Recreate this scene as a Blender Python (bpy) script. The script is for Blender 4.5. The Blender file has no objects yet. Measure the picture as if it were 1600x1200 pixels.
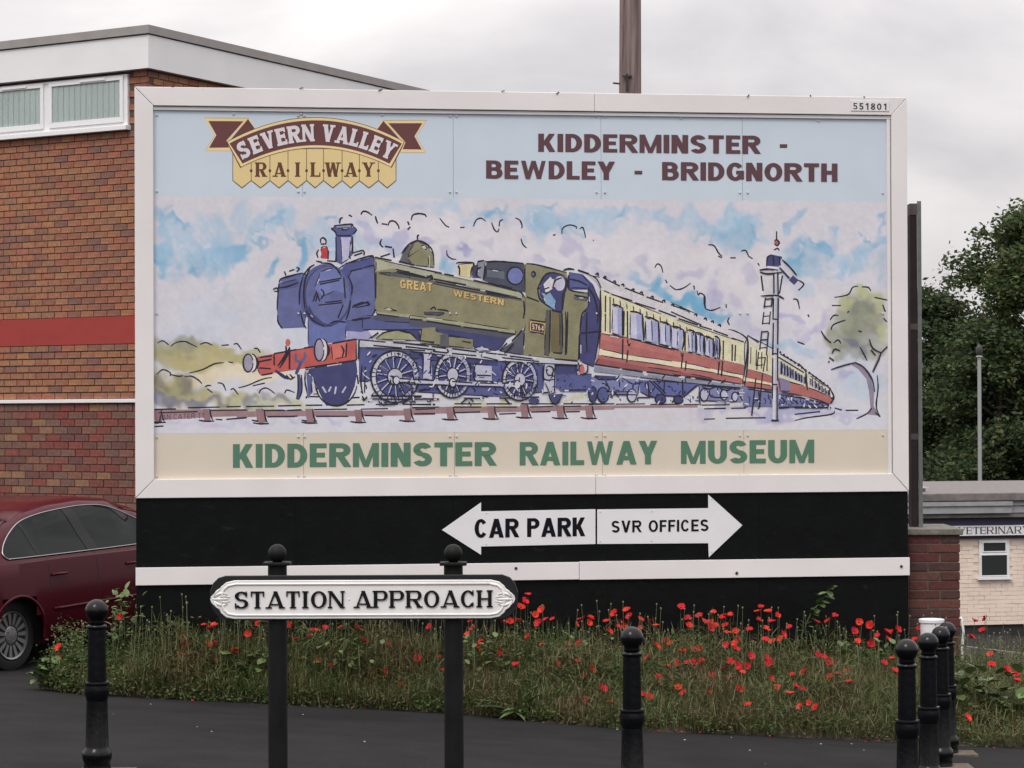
import bpy, bmesh, math, random
import numpy as np
from mathutils import Vector, Matrix
R_ = math.radians
random.seed(7); rng = np.random.default_rng(7)
scene = bpy.context.scene
C = scene.collection

# ------------------------------------------------------------------ camera, sky, sun, exposure
CAM_H = 2.131
PITCH, ROLL, FPX = 0.0108, -0.0041, 4000.0
cam_rot = Matrix.Rotation(math.pi/2 + PITCH, 3, 'X') @ Matrix.Rotation(ROLL, 3, 'Z')
cd = bpy.data.cameras.new('camera'); cam = bpy.data.objects.new('camera', cd); C.objects.link(cam)
cd.sensor_width = 36.0; cd.lens = 36.0*FPX/1600.0; cd.clip_start = 0.1; cd.clip_end = 3000
cam.matrix_world = Matrix.Translation((0, 0, CAM_H)) @ cam_rot.to_4x4()
scene.camera = cam

SUN_EL, SUN_AZ = 52.0, 205.0      # high veiled sun behind the photographer's left shoulder
w = bpy.data.worlds.new('World'); scene.world = w; w.use_nodes = True
nt = w.node_tree; nt.nodes.clear()
def wn(t, **k):
    n = nt.nodes.new(t)
    for a, b in k.items(): setattr(n, a, b)
    return n
out = wn('ShaderNodeOutputWorld'); bg = wn('ShaderNodeBackground'); bg.inputs['Strength'].default_value = 1.0
sky = wn('ShaderNodeTexSky', sky_type='NISHITA', sun_disc=False)
sky.sun_elevation = R_(SUN_EL); sky.sun_rotation = R_(SUN_AZ); sky.dust_density = 3.0
skys = wn('ShaderNodeVectorMath', operation='SCALE'); skys.inputs['Scale'].default_value = 0.10
tc = wn('ShaderNodeTexCoord'); sep = wn('ShaderNodeSeparateXYZ')
nz = wn('ShaderNodeTexNoise'); nz.inputs['Scale'].default_value = 5.5; nz.inputs['Detail'].default_value = 6.0
nz.inputs['Roughness'].default_value = 0.5; nz.inputs['Distortion'].default_value = 0.3
mp = wn('ShaderNodeMapping'); mp.inputs['Scale'].default_value = (1.0, 1.0, 2.2); mp.inputs['Location'].default_value = (0.35, 0.1, 0.2)
rp = wn('ShaderNodeValToRGB')
rp.color_ramp.elements[0].position = 0.34; rp.color_ramp.elements[0].color = (0.60, 0.575, 0.60, 1)
rp.color_ramp.elements[1].position = 0.64; rp.color_ramp.elements[1].color = (0.97, 0.93, 0.915, 1)
# overcast sky: brighter towards the zenith, (1 + 2 sin h)/3
cl = wn('ShaderNodeMath', operation='MAXIMUM'); cl.inputs[1].default_value = 0.0
mm = wn('ShaderNodeMath', operation='MULTIPLY_ADD'); mm.inputs[1].default_value = 1.75; mm.inputs[2].default_value = 0.93
gv = wn('ShaderNodeVectorMath', operation='SCALE')
mixs = wn('ShaderNodeMix', data_type='RGBA'); mixs.inputs[0].default_value = 0.93
L = nt.links.new
L(tc.outputs['Generated'], mp.inputs[0]); L(mp.outputs[0], nz.inputs['Vector']); L(nz.outputs[0], rp.inputs[0])
L(tc.outputs['Generated'], sep.inputs[0]); L(sep.outputs[2], cl.inputs[0]); L(cl.outputs[0], mm.inputs[0])
L(rp.outputs[0], gv.inputs[0]); L(mm.outputs[0], gv.inputs['Scale'])
L(sky.outputs[0], skys.inputs[0]); L(skys.outputs[0], mixs.inputs[6]); L(gv.outputs[0], mixs.inputs[7])
L(mixs.outputs[2], bg.inputs[0]); L(bg.outputs[0], out.inputs[0])

sd = bpy.data.lights.new('sun', 'SUN'); sun = bpy.data.objects.new('sun', sd); C.objects.link(sun)
sd.energy = 1.25; sd.angle = R_(18); sd.color = (1.0, 0.95, 0.9)
az, el = R_(SUN_AZ), R_(SUN_EL)
sdir = Vector((math.sin(az)*math.cos(el), math.cos(az)*math.cos(el), math.sin(el)))
sun.rotation_euler = sdir.to_track_quat('Z', 'Y').to_euler(); sun.location = sdir*60
vs = scene.view_settings
vs.view_transform = 'Standard'; vs.look = 'None'; vs.exposure = 0.0; vs.gamma = 1.0; vs.use_curve_mapping = False
scene.cycles.max_bounces = 6; scene.cycles.use_denoising = True

# ------------------------------------------------------------------ helpers
def lin(c):
    return tuple(((v/255.0)/12.92 if v/255.0 <= 0.04045 else ((v/255.0+0.055)/1.055)**2.4) for v in c)
def ray(px, py):
    return cam_rot @ Vector(((px-800)/FPX, (600-py)/FPX, -1.0))
def at_depth(px, py, y):           # point of the place that sits at distance y along the street axis
    r = ray(px, py); return Vector((0, 0, CAM_H)) + r*(y/r.y)

def mat(name, col, rough=0.7, metal=0.0, noise=None, bump=None, spec=0.5, rnd=None, coat=0.0, coords='Object', isl=False):
    """principled; noise=(scale, amount, detail), bump=(scale, strength, dist), rnd=list of colours picked per object"""
    m = bpy.data.materials.new(name); m.use_nodes = True
    t = m.node_tree; b = t.nodes['Principled BSDF']
    b.inputs['Roughness'].default_value = rough; b.inputs['Metallic'].default_value = metal
    b.inputs['Specular IOR Level'].default_value = spec; b.inputs['Coat Weight'].default_value = coat
    b.inputs['Coat Roughness'].default_value = 0.06
    tcn = t.nodes.new('ShaderNodeTexCoord'); src = None
    if rnd:
        oi = t.nodes.new('ShaderNodeNewGeometry' if isl else 'ShaderNodeObjectInfo'); r = t.nodes.new('ShaderNodeValToRGB'); r.color_ramp.interpolation = 'CONSTANT'
        e = r.color_ramp.elements
        for i, c in enumerate(rnd):
            if i < 2: e[i].position = i/len(rnd); e[i].color = (*c, 1)
            else:
                q = e.new(i/len(rnd)); q.color = (*c, 1)
        t.links.new(oi.outputs['Random Per Island' if isl else 'Random'], r.inputs[0]); src = r.outputs[0]
    if noise:
        n = t.nodes.new('ShaderNodeTexNoise'); n.inputs['Scale'].default_value = noise[0]; n.inputs['Detail'].default_value = noise[2] if len(noise) > 2 else 4
        t.links.new(tcn.outputs[coords], n.inputs['Vector'])
        mr = t.nodes.new('ShaderNodeMapRange'); mr.inputs[1].default_value = 0.25; mr.inputs[2].default_value = 0.75
        mr.inputs[3].default_value = 1-noise[1]; mr.inputs[4].default_value = 1+noise[1]
        t.links.new(n.outputs[0], mr.inputs[0])
        s = t.nodes.new('ShaderNodeVectorMath'); s.operation = 'SCALE'
        if src: t.links.new(src, s.inputs[0])
        else: s.inputs[0].default_value = col
        t.links.new(mr.outputs[0], s.inputs['Scale']); src = s.outputs[0]
    if src: t.links.new(src, b.inputs['Base Color'])
    else: b.inputs['Base Color'].default_value = (*col, 1)
    if bump:
        n = t.nodes.new('ShaderNodeTexNoise'); n.inputs['Scale'].default_value = bump[0]; n.inputs['Detail'].default_value = 5
        bp = t.nodes.new('ShaderNodeBump'); bp.inputs['Strength'].default_value = bump[1]; bp.inputs['Distance'].default_value = bump[2]
        t.links.new(tcn.outputs[coords], n.inputs['Vector']); t.links.new(n.outputs[0], bp.inputs['Height']); t.links.new(bp.outputs[0], b.inputs['Normal'])
    return m

def specks(m, scale, lo, hi, col, amount=0.8, stretch=None):
    """worn or chipped spots of another colour with a shape of their own"""
    t = m.node_tree; b = t.nodes['Principled BSDF']; n = t.nodes.new('ShaderNodeTexNoise'); n.inputs['Scale'].default_value = scale; n.inputs['Detail'].default_value = 8; n.inputs['Roughness'].default_value = 0.65
    tcn = t.nodes.new('ShaderNodeTexCoord'); mpn = t.nodes.new('ShaderNodeMapping'); mpn.inputs['Scale'].default_value = stretch or (1, 1, 1); t.links.new(tcn.outputs['Object'], mpn.inputs[0]); t.links.new(mpn.outputs[0], n.inputs[0])
    r = t.nodes.new('ShaderNodeValToRGB'); r.color_ramp.elements[0].position = lo; r.color_ramp.elements[0].color = (0, 0, 0, 1); r.color_ramp.elements[1].position = hi; r.color_ramp.elements[1].color = (amount,)*3+(1,)
    mx = t.nodes.new('ShaderNodeMix'); mx.data_type = 'RGBA'; mx.inputs[7].default_value = (*col, 1); lk_ = b.inputs['Base Color'].links
    if lk_: t.links.new(lk_[0].from_socket, mx.inputs[6])
    else: mx.inputs[6].default_value = b.inputs['Base Color'].default_value
    t.links.new(n.outputs[0], r.inputs[0]); t.links.new(r.outputs[0], mx.inputs[0]); t.links.new(mx.outputs[2], b.inputs['Base Color']); return m
class MB:                                    # collects faces, builds ONE mesh object
    def __init__(s): s.v = []; s.f = []; s.mi = []; s.col = []
    def add(s, vs, fs, mi=0, col=None):
        o = len(s.v); s.v += [tuple(p) for p in vs]
        for f in fs: s.f.append(tuple(i+o for i in f)); s.mi.append(mi); s.col.append(col)
    def box(s, lo, hi, mi=0, M=None):
        x0, y0, z0 = lo; x1, y1, z1 = hi
        vs = [Vector(p) for p in ((x0,y0,z0),(x1,y0,z0),(x1,y1,z0),(x0,y1,z0),(x0,y0,z1),(x1,y0,z1),(x1,y1,z1),(x0,y1,z1))]
        if M is not None: vs = [M @ p for p in vs]
        s.add(vs, [(0,3,2,1),(4,5,6,7),(0,1,5,4),(1,2,6,5),(2,3,7,6),(3,0,4,7)], mi)
    def prism(s, poly, y0, y1, mi=0, M=None):  # polygon in x,z extruded from y0 (front) to y1 (back)
        n = len(poly); a = sum(poly[i][0]*poly[(i+1)%n][1]-poly[(i+1)%n][0]*poly[i][1] for i in range(n))
        if a < 0: poly = poly[::-1]
        vs = [Vector((p[0], y0, p[1])) for p in poly]+[Vector((p[0], y1, p[1])) for p in poly]
        if M is not None: vs = [M @ p for p in vs]
        fs = [tuple(range(n)), tuple(range(2*n-1, n-1, -1))]+[(i, i+n, (i+1)%n+n, (i+1)%n) for i in range(n)]
        s.add(vs, fs, mi)
    def lathe(s, prof, n=24, mi=0, M=None):    # prof: (r, z) from bottom to top
        vs = []
        for r, z in prof:
            for k in range(n):
                a = 2*math.pi*k/n; vs.append(Vector((r*math.cos(a), r*math.sin(a), z)))
        if M is not None: vs = [M @ p for p in vs]
        fs = [(i*n+k, i*n+(k+1)%n, (i+1)*n+(k+1)%n, (i+1)*n+k) for i in range(len(prof)-1) for k in range(n)]
        fs.append(tuple(range(n-1, -1, -1))); fs.append(tuple((len(prof)-1)*n+k for k in range(n)))
        s.add(vs, fs, mi)
    def tube(s, pts, rad, n=8, mi=0):
        pts = [Vector(p) for p in pts]; m = len(pts)
        rads = rad if isinstance(rad, (list, tuple)) else [rad]*m
        vs = []; up = Vector((0.13, 0.31, 0.94))
        for i, p in enumerate(pts):
            d = (pts[min(i+1, m-1)]-pts[max(i-1, 0)]).normalized()
            a = d.cross(up); a = a if a.length > 0.05 else d.cross(Vector((1, 0, 0))); a.normalize(); b = d.cross(a)
            for k in range(n):
                t = 2*math.pi*k/n; vs.append(p+(a*math.cos(t)+b*math.sin(t))*rads[i])
        fs = [(i*n+k, i*n+(k+1)%n, (i+1)*n+(k+1)%n, (i+1)*n+k) for i in range(m-1) for k in range(n)]
        fs += [tuple(range(n-1, -1, -1)), tuple((m-1)*n+k for k in range(n))]
        s.add(vs, fs, mi)
    def build(s, name, mats, parent=None, smooth=False, loc=None, bevel=0.0, recalc=True):
        me = bpy.data.meshes.new(name); me.from_pydata(s.v, [], s.f)
        mats = mats if isinstance(mats, (list, tuple)) else [mats]
        for m in mats: me.materials.append(m)
        if len(mats) > 1: me.polygons.foreach_set('material_index', s.mi)
        if any(c is not None for c in s.col):
            ca = me.color_attributes.new('Col', 'FLOAT_COLOR', 'CORNER'); arr = []
            for f, c in zip(s.f, s.col): arr += [c[0], c[1], c[2], 1.0]*len(f)
            ca.data.foreach_set('color', arr)
        if recalc:
            bm = bmesh.new(); bm.from_mesh(me); bmesh.ops.recalc_face_normals(bm, faces=bm.faces); bm.to_mesh(me); bm.free()
        if smooth:
            me.polygons.foreach_set('use_smooth', [True]*len(me.polygons))
        o = bpy.data.objects.new(name, me); C.objects.link(o)
        if parent: o.parent = parent
        if loc is not None: o.location = loc
        if bevel:
            b = o.modifiers.new('bevel', 'BEVEL'); b.width = bevel; b.segments = 2; b.limit_method = 'ANGLE'
        if smooth == 'auto':
            me.set_sharp_from_angle(angle=R_(35))
        return o
def empty(name, loc=(0, 0, 0), rz=0.0):
    o = bpy.data.objects.new(name, None); C.objects.link(o); o.location = loc; o.rotation_euler = (0, 0, rz); o.empty_display_size = 0.2
    return o
def tag(o, label, cat, group=None):
    o['label'] = label; o['category'] = cat
    if group: o['group'] = group
    return o
def struct(o): o['kind'] = 'structure'; return o
def stuff(o): o['kind'] = 'stuff'; return o
def copy_tree(o, parent=None):
    c = o.copy(); C.objects.link(c); c.parent = parent
    for ch in [k for k in o.children]: copy_tree(ch, c)
    return c
def sstep(a, b, x):
    t = min(1, max(0, (x-a)/(b-a))); return t*t*(3-2*t)

# ------------------------------------------------------------------ stroke lettering (flat pieces, unit cap height)
def glyph(ch, W, sv, sh, ser=0.0, sth=0.07):
    """list of polygons for one capital in a box 0..W x 0..1; sv stem width, sh bar width, ser serif overhang"""
    P = []
    def bar(x0, y0, x1, y1): P.append([(x0, y0), (x1, y0), (x1, y1), (x0, y1)])
    def diag(x0, y0, x1, y1, wd): P.append([(x0-wd/2, y0), (x0+wd/2, y0), (x1+wd/2, y1), (x1-wd/2, y1)])
    def ring(cx, cy, rx, ry, a0, a1, tx=None, ty=None, n=20):
        tx = sv if tx is None else tx; ty = sh if ty is None else ty
        for k in range(n):
            q = []
            for a, inn in ((a0+(a1-a0)*k/n, 0), (a0+(a1-a0)*(k+1)/n, 0), (a0+(a1-a0)*(k+1)/n, 1), (a0+(a1-a0)*k/n, 1)):
                ca, sa = math.cos(R_(a)), math.sin(R_(a))
                q.append((cx+(rx-tx*inn)*ca, cy+(ry-ty*inn)*sa))
            P.append(q)
    def stem(x, y0=0.0, y1=1.0, wd=None):
        wd = sv if wd is None else wd
        bar(x, y0, x+wd, y1)
        if ser:
            if y0 == 0.0: bar(x-ser, 0, x+wd+ser, sth)
            if y1 == 1.0: bar(x-ser, 1-sth, x+wd+ser, 1)
    def feet(xs, y):
        if ser:
            for x in xs: bar(x-sv/2-ser, y if y == 0 else 1-sth, x+sv/2+ser, sth if y == 0 else 1)
    wd = sv*1.08; thin = sv if not ser else max(sh, sv*0.5)
    if ch == 'A':
        k = 0.96 if not ser else 1.0; diag(wd*k/2, 0, W/2, 1, thin*1.05*k); diag(W-wd*k/2, 0, W/2, 1, wd*k); bar(W*0.2, 0.19, W*0.8, 0.19+sh*0.85); feet((wd/2, W-wd/2), 0)
    elif ch in 'BPRD':
        stem(0)
        if ch == 'D':
            r = min(0.5, W*0.62); bar(sv*0.9, 0, W-r, sh); bar(sv*0.9, 1-sh, W-r, 1); ring(W-r, 0.5, r, 0.5, -90, 90)
        else:
            h = 0.47 if ch == 'B' else 0.57; r = min(W*0.5, max(0.30, sv+0.09)); wt = W*0.94 if ch == 'B' else W
            bar(sv*0.9, 1-sh, wt-r, 1); bar(sv*0.9, 1-h-(sh*0.5 if ch == 'B' else 0), wt-r, 1-h+sh*(0.5 if ch == 'B' else 1.0))
            cy = 1-h/2-(sh*0.25 if ch == 'B' else 0); ring(wt-r, cy, r, 1-cy, -90, 90)
            if ch == 'B': bar(sv*0.9, 0, W-r, sh); b2 = (1-h+sh*0.5)/2; ring(W-r, b2, r, b2, -90, 90)
            if ch == 'R': diag(W-wd*0.5+(0.04 if not ser else 0), 0, W*0.5, 0.5, wd); feet((W-wd*0.5,), 0) if ser else None
    elif ch in 'CGO0Q':
        a0, a1 = (0, 360) if ch in 'O0' else (36, 324)
        ring(W/2, 0.5, W/2, 0.5, a0, a1, n=36)
        if ch == 'G': bar(W*0.55, 0.36, W, 0.36+sh); bar(W-sv, 0.08, W, 0.4)
        if ch == 'C' and ser: bar(W-sv*0.8, 0.68, W-sv*0.8+sth, 1.0); bar(W-sv*0.8, 0.06, W-sv*0.8+sth, 0.3)
    elif ch in 'EFL':
        stem(0); ln = W
        if ch in 'EF':
            bar(sv*0.9, 1-sh, ln, 1); bar(sv*0.9, 0.5-sh*0.45, ln*0.9, 0.5+sh*0.55)
            if ser: bar(ln-sth, 0.72, ln, 1); bar(ln*0.9-sth*0.8, 0.36, ln*0.9, 0.66)
        if ch in 'EL':
            bar(sv*0.9, 0, ln, sh)
            if ser: bar(ln-sth, 0, ln, 0.3)
    elif ch == 'H': stem(0); stem(W-sv); bar(sv*0.9, 0.5-sh/2, W-sv*0.9, 0.5+sh/2)
    elif ch == 'I': stem((W-sv)/2)
    elif ch == 'K': stem(0); diag(sv*1.0, 0.36, W-wd*0.55, 1, thin*1.05); diag(W-wd*0.5, 0, sv*1.35, 0.58, wd)
    elif ch == 'M':
        k = 0.88 if not ser else 1.0; q = 0.70 if not ser else 0.95
        stem(0, wd=thin*k); stem(W-sv*k, wd=sv*k); diag(thin*k*0.62, 1, W/2, 0.0, wd*q); diag(W-sv*k*0.62, 1, W/2, 0.0, (wd if not ser else thin)*q)
    elif ch == 'N': stem(0, wd=thin); stem(W-thin, wd=thin); diag(thin*0.5, 1, W-thin*0.55, 0, wd)
    elif ch == 'S':
        r = W/2; cy = 0.735; ry = 0.265+sh*0.13
        s2 = sh*1.08; ring(r, 1-ry, r*0.97, ry, 22, 270, ty=s2); ring(r, ry, r, ry, -158, 90, ty=s2)
        if ser: bar(W-sv*0.75, 0.68, W-sv*0.75+sth, 1.0); bar(sv*0.1, 0.0, sv*0.1+sth, 0.32)
    elif ch == 'T':
        stem((W-sv)/2, 0, 1-sh*0.5); bar(0, 1-sh, W, 1)
        if ser: bar(0, 0.7, sth, 1); bar(W-sth, 0.7, W, 1)
    elif ch == 'U':
        r = W/2; bar(0, r*0.9, sv, 1); bar(W-sv, r*0.9, W, 1); ring(r, r*0.92, r, r*0.92, 180, 360)
    elif ch == 'V': diag(wd/2, 1, W/2, 0, wd); diag(W-wd/2, 1, W/2, 0, thin*1.05); feet((wd/2, W-wd/2), 1)
    elif ch == 'W':
        for a, b, t in ((wd/2, W*0.29, wd), (W*0.5, W*0.29, thin), (W*0.5, W*0.71, wd), (W-wd/2, W*0.71, thin)): diag(a, 1, b, 0, t*(0.95 if ser else 0.74))
        feet((wd/2, W-wd/2), 1)
    elif ch == 'Y':
        bar((W-sv)/2, 0, (W+sv)/2, 0.46); diag(wd/2, 1, W/2, 0.4, wd); diag(W-wd/2, 1, W/2, 0.4, thin*1.05); feet((W/2,), 0); feet((wd/2, W-wd/2), 1)
    elif ch == '-': bar(0, 0.3, W, 0.3+sh)
    elif ch == '.': ring(W/2, 0.45, 0.09, 0.09, 0, 360, 0.088, 0.088, 10)
    elif ch == '1': bar(W*0.5, 0, W*0.5+sv, 1); diag(W*0.2, 0.72, W*0.58, 1, sv)
    elif ch == '5':
        bar(W*0.1, 1-sh, W*0.95, 1); bar(W*0.1, 0.5, W*0.1+sv*0.9, 1); ring(W*0.46, 0.32, W*0.54, 0.32, -150, 130)
    elif ch == '8': ring(W/2, 0.74, W*0.46, 0.26, 0, 360); ring(W/2, 0.27, W*0.5, 0.27, 0, 360)
    elif ch == '7': bar(0, 1-sh, W, 1); diag(W*0.35, 0, W-sv*0.5, 1, sv)
    elif ch == '6': ring(W/2, 0.3, W/2, 0.3, 0, 360); ring(W*0.75, 0.4, W*0.75, 0.6, 100, 190)
    elif ch == '4': bar(W*0.6, 0, W*0.6+sv, 1); bar(0, 0.22, W, 0.22+sh); diag(sv*0.4, 0.25, W*0.68, 1, sv*0.8)
    return P
GW = dict(I=0.34, M=1.1, W=1.38, E=0.72, F=0.68, L=0.68, S=0.80, T=0.78, K=0.86, N=0.84, O=0.92, G=0.9, C=0.86, D=0.84, R=0.90, B=0.86, P=0.84, A=1.0, Y=0.92, V=0.9, U=0.84, H=0.84)
GW.update({'-': 0.36, '.': 0.3, ' ': 0.42, '1': 0.62, '5': 0.68, '8': 0.7, '0': 0.7, '7': 0.66, '6': 0.7, '4': 0.72, '2': 0.7})
def text_polys(s, sv, sh, gap=0.1, ser=0.0, sth=0.07, space=0.42, wk=1.0):
    """polygons laid out from x = 0, plus the total width"""
    x = 0.0; out = []
    for ch in s:
        if ch == ' ': x += space; continue
        W = GW[ch]*wk if ch != 'I' else max(sv, 0.3*0+sv)
        if ch == 'I' and ser: x += ser
        out += [[(p[0]+x, p[1]) for p in q] for q in glyph(ch, W, sv, sh, ser, sth)]
        x += W+gap
        if ch == 'I' and ser: x += ser
    return out, x-gap

# ------------------------------------------------------------------ ground
CAR0 = Vector((-4.38, 22.47)); CAR_H = Vector((0.485, 0.875))
def gz(x, y):
    xx = max(-25.0, min(30.0, x)); yy = max(-10.0, min(62.0, y))
    z = -(0.055*(xx-0.65)+0.0475*(yy-14.06))
    s = (x-CAR0.x)*CAR_H.x+(y-CAR0.y)*CAR_H.y          # the car park ramps up behind the hoarding
    z += 0.094*min(max(0.0, s), 4.0)*sstep(1.0, -2.0, x)*sstep(-9.5, -7.5, x)
    return z
m_asph = mat('asphalt', (0.019, 0.0188, 0.019), 0.95, spec=0.12, noise=(2.2, 0.22, 10), bump=(90, 0.35, 0.01))
specks(m_asph, 55, 0.60, 0.72, (0.055, 0.054, 0.052), 0.7); specks(m_asph, 0.7, 0.55, 0.62, (0.013, 0.013, 0.0135), 0.6)
def axis(a, b, fine, coarse_to):
    v = list(np.arange(a, b+1e-6, fine)); lo = a; hi = b; st = fine
    while lo > -coarse_to: st *= 1.6; lo -= st; v.insert(0, lo)
    st = fine
    while hi < coarse_to: st *= 1.6; hi += st; v.append(hi)
    return v
xs = axis(-12, 14, 0.4, 900); ys = axis(2, 50, 0.5, 900)
gm = MB(); nx = len(xs)
gm.add([(x, y, gz(x, y)) for y in ys for x in xs], [(j*nx+i, j*nx+i+1, (j+1)*nx+i+1, (j+1)*nx+i) for j in range(len(ys)-1) for i in range(nx-1)])
ground = struct(gm.build('ground', m_asph, smooth=True))

# kerb and painted line of the side road on the right
m_kerb = mat('kerb_concrete', (0.22, 0.21, 0.19), 0.9, noise=(20, 0.25))
m_line = mat('road_paint', (0.5, 0.5, 0.48), 0.8, noise=(9, 0.3))
kd = Vector((0.45, -1.4)).normalized(); kn = Vector((kd.y, -kd.x)); K0 = Vector((6.75, 37.5))
def ground_strip(name, off0, off1, h, t0, t1, m, n=24):
    b = MB(); vs = []
    for i in range(n+1):
        p = K0+kd*(t0+(t1-t0)*i/n)
        for o, zz in ((off0, -0.05), (off0, h), (off1, h), (off1, -0.05)):
            q = p-kn*o; vs.append((q.x, q.y, gz(q.x, q.y)+zz))
    b.add(vs, [(i*4+k, i*4+k+1, i*4+4+k+1, i*4+4+k) for i in range(n) for k in range(3)]+[(0, 1, 2, 3), (4*n+3, 4*n+2, 4*n+1, 4*n)])
    return struct(b.build(name, m))
ground_strip('kerb', 0.0, -0.13, 0.11, -7, 14, m_kerb)
ground_strip('pavement', -0.134, -7.0, 0.105, -7, 14, mat('pavement_asphalt', (0.03, 0.03, 0.03), 0.9, spec=0.15, noise=(5, 0.2, 6), bump=(70, 0.3, 0.01)))
ground_strip('road_marking', 0.42, 0.34, 0.004, -7, 14, m_line)

# soil of the flower bed in front of the hoarding
BED = [(-3.75, 20.25), (-3.3, 19.97), (-2.0, 19.98), (-0.5, 19.95), (0.95, 19.15), (2.4, 19.25), (3.6, 19.3), (4.6, 19.5), (5.2, 20.3), (5.0, 22.0), (3.7, 22.6), (3.3, 21.6), (0, 21.12), (-3.0, 20.68), (-3.6, 20.6)]
def in_bed(x, y):
    c = False; n = len(BED)
    for i in range(n):
        (x0, y0), (x1, y1) = BED[i], BED[(i+1) % n]
        if (y0 > y) != (y1 > y) and x < (x1-x0)*(y-y0)/(y1-y0)+x0: c = not c
    return c
def bed_edge(x):                                       # y of the bed's front edge
    pts = BED[:9]
    for (x0, y0), (x1, y1) in zip(pts, pts[1:]):
        if x0 <= x <= x1: return y0+(y1-y0)*(x-x0)/(x1-x0)
    return 20.0
def bedz(x, y):
    return gz(x, y)+0.02+0.20*sstep(0.0, 0.9, y-bed_edge(x))
m_soil = mat('soil', (0.045, 0.035, 0.024), 1.0, noise=(14, 0.5, 6), bump=(30, 0.8, 0.03))
bm = bmesh.new()
grid = {}
step = 0.12
for i in range(int((5.4+4.0)/step)):
    for j in range(int(3.7/step)):
        x, y = -4.0+i*step, 19.0+j*step
        if in_bed(x+step/2, y+step/2):
            q = []
            for a, b in ((x, y), (x+step, y), (x+step, y+step), (x, y+step)):
                k = (round(a/step), round(b/step))
                if k not in grid: grid[k] = bm.verts.new((a, b, bedz(a, b)+random.uniform(0, 0.02)))
                q.append(grid[k])
            bm.faces.new(q)
for v in bm.verts:
    if any(len(e.link_faces) == 1 for e in v.link_edges): v.co.z = gz(v.co.x, v.co.y)-0.02
me = bpy.data.meshes.new('flower_bed_soil'); bm.to_mesh(me); bm.free(); me.materials.append(m_soil)
soil = bpy.data.objects.new('flower_bed_soil', me); C.objects.link(soil); struct(soil)

# ------------------------------------------------------------------ brick building on the left
m_fascia = mat('white_upvc', (0.78, 0.78, 0.79), 0.45, noise=(2.0, 0.04))
m_trim = mat('roof_trim_metal', (0.30, 0.28, 0.27), 0.6, noise=(4, 0.12))
m_mortar = mat('dark_mortar', (0.10, 0.066, 0.052), 0.95)
UP = [lin(c) for c in ((158,108,80),(146,98,76),(164,118,84),(142,92,76),(154,106,78),(124,86,76),(160,100,78),(138,104,82),(108,82,80),(162,112,78),(146,106,78),(150,92,76))]
LOW = [lin(c) for c in ((126,66,58),(112,64,58),(126,88,74),(104,70,64),(132,68,60),(116,90,78),(98,68,64),(122,60,56),(140,108,80),(126,78,68),(110,84,74))]
def even(cols, k):
    mean = [sum(c[i] for c in cols)/len(cols) for i in range(3)]; return [tuple(m_+(c[i]-m_)*k for i, m_ in enumerate(mean)) for c in cols]
UP = even(UP, 0.62); LOW = even(LOW, 0.75)
m_brick_up = mat('brown_brick', (0.2, 0.1, 0.06), 0.9, noise=(35, 0.28), rnd=UP, bump=(120, 0.5, 0.004))
m_brick_low = mat('red_brick', (0.2, 0.08, 0.06), 0.9, noise=(35, 0.28), rnd=LOW, bump=(120, 0.5, 0.004))
m_brick_up_i = mat('brown_brick_mass', (0.2, 0.1, 0.06), 0.9, noise=(35, 0.28), rnd=UP, isl=True)
m_brick_low_i = mat('red_brick_mass', (0.2, 0.08, 0.06), 0.9, noise=(35, 0.28), rnd=LOW, isl=True)
m_red = mat('red_painted_band', lin((152, 52, 48)), 0.7, noise=(6, 0.08))
m_glass = mat('window_glass', (0.03, 0.035, 0.036), 0.05, spec=0.8)
m_blind = mat('blind_fabric', (0.66, 0.71, 0.70), 0.85, noise=(3, 0.06))
m_whiteframe = mat('white_window_frame', (0.8, 0.8, 0.81), 0.4)
m_clear = bpy.data.materials.new('clear_glass'); m_clear.use_nodes = True; t = m_clear.node_tree; pb = t.nodes['Principled BSDF']
pb.inputs['Base Color'].default_value = (0.05, 0.06, 0.06, 1); pb.inputs['Roughness'].default_value = 0.04
trn = t.nodes.new('ShaderNodeBsdfTransparent'); trn.inputs[0].default_value = (0.95, 0.975, 0.97, 1); mxs = t.nodes.new('ShaderNodeMixShader'); mxs.inputs[0].default_value = 0.10
t.links.new(trn.outputs[0], mxs.inputs[1]); t.links.new(pb.outputs[0], mxs.inputs[2]); t.links.new(mxs.outputs[0], t.nodes['Material Output'].inputs[0])
BY = 27.0
corner = at_depth(232, 700, BY); GZB = gz(corner.x, corner.y)-0.3
bl = empty('brick_building', (corner.x, corner.y, GZB), math.atan2(-0.5496, 0.8354))
fax = Vector((0.8354, -0.5496, 0)); fn = Vector((0.5496, 0.8354, 0))
def fac(px, py):                                        # point of the facade plane in the building's own u, z
    r = ray(px, py); o = Vector((0, 0, CAM_H))-Vector((corner.x, corner.y, 0)); t = -o.dot(fn)/r.dot(fn); p = o+r*t
    return p.dot(fax), p.z-GZB
Zc = lambda py: fac(231, py)[1]
z_top, z_cap, z_fas = Zc(42), Zc(55), Zc(108.5)
z_r1, z_r0 = fac(210, 493.5)[1], fac(210, 536.5)[1]
z_s1, z_s0 = fac(209, 623.2)[1], fac(209, 629)[1]
SD = Vector((-0.123, 0.992, 0)).normalized()            # the side wall, in building coordinates
LW = 9.0; SLn = 14.0
b = MB()                                                # core of the wall that carries the bricks
vs = [(-LW, 0, 0), (0, 0, 0), (SD.x*SLn, SD.y*SLn, 0), (-LW, SLn, 0)]
b.add([(*v[:2], 0) for v in vs]+[(*v[:2], z_fas+0.02) for v in vs], [(0,1,5,4),(1,2,6,5),(2,3,7,6),(3,0,4,7),(4,5,6,7)])
wall = b.build('wall', m_mortar, bl)
OV = 0.10
b = MB()
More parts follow.
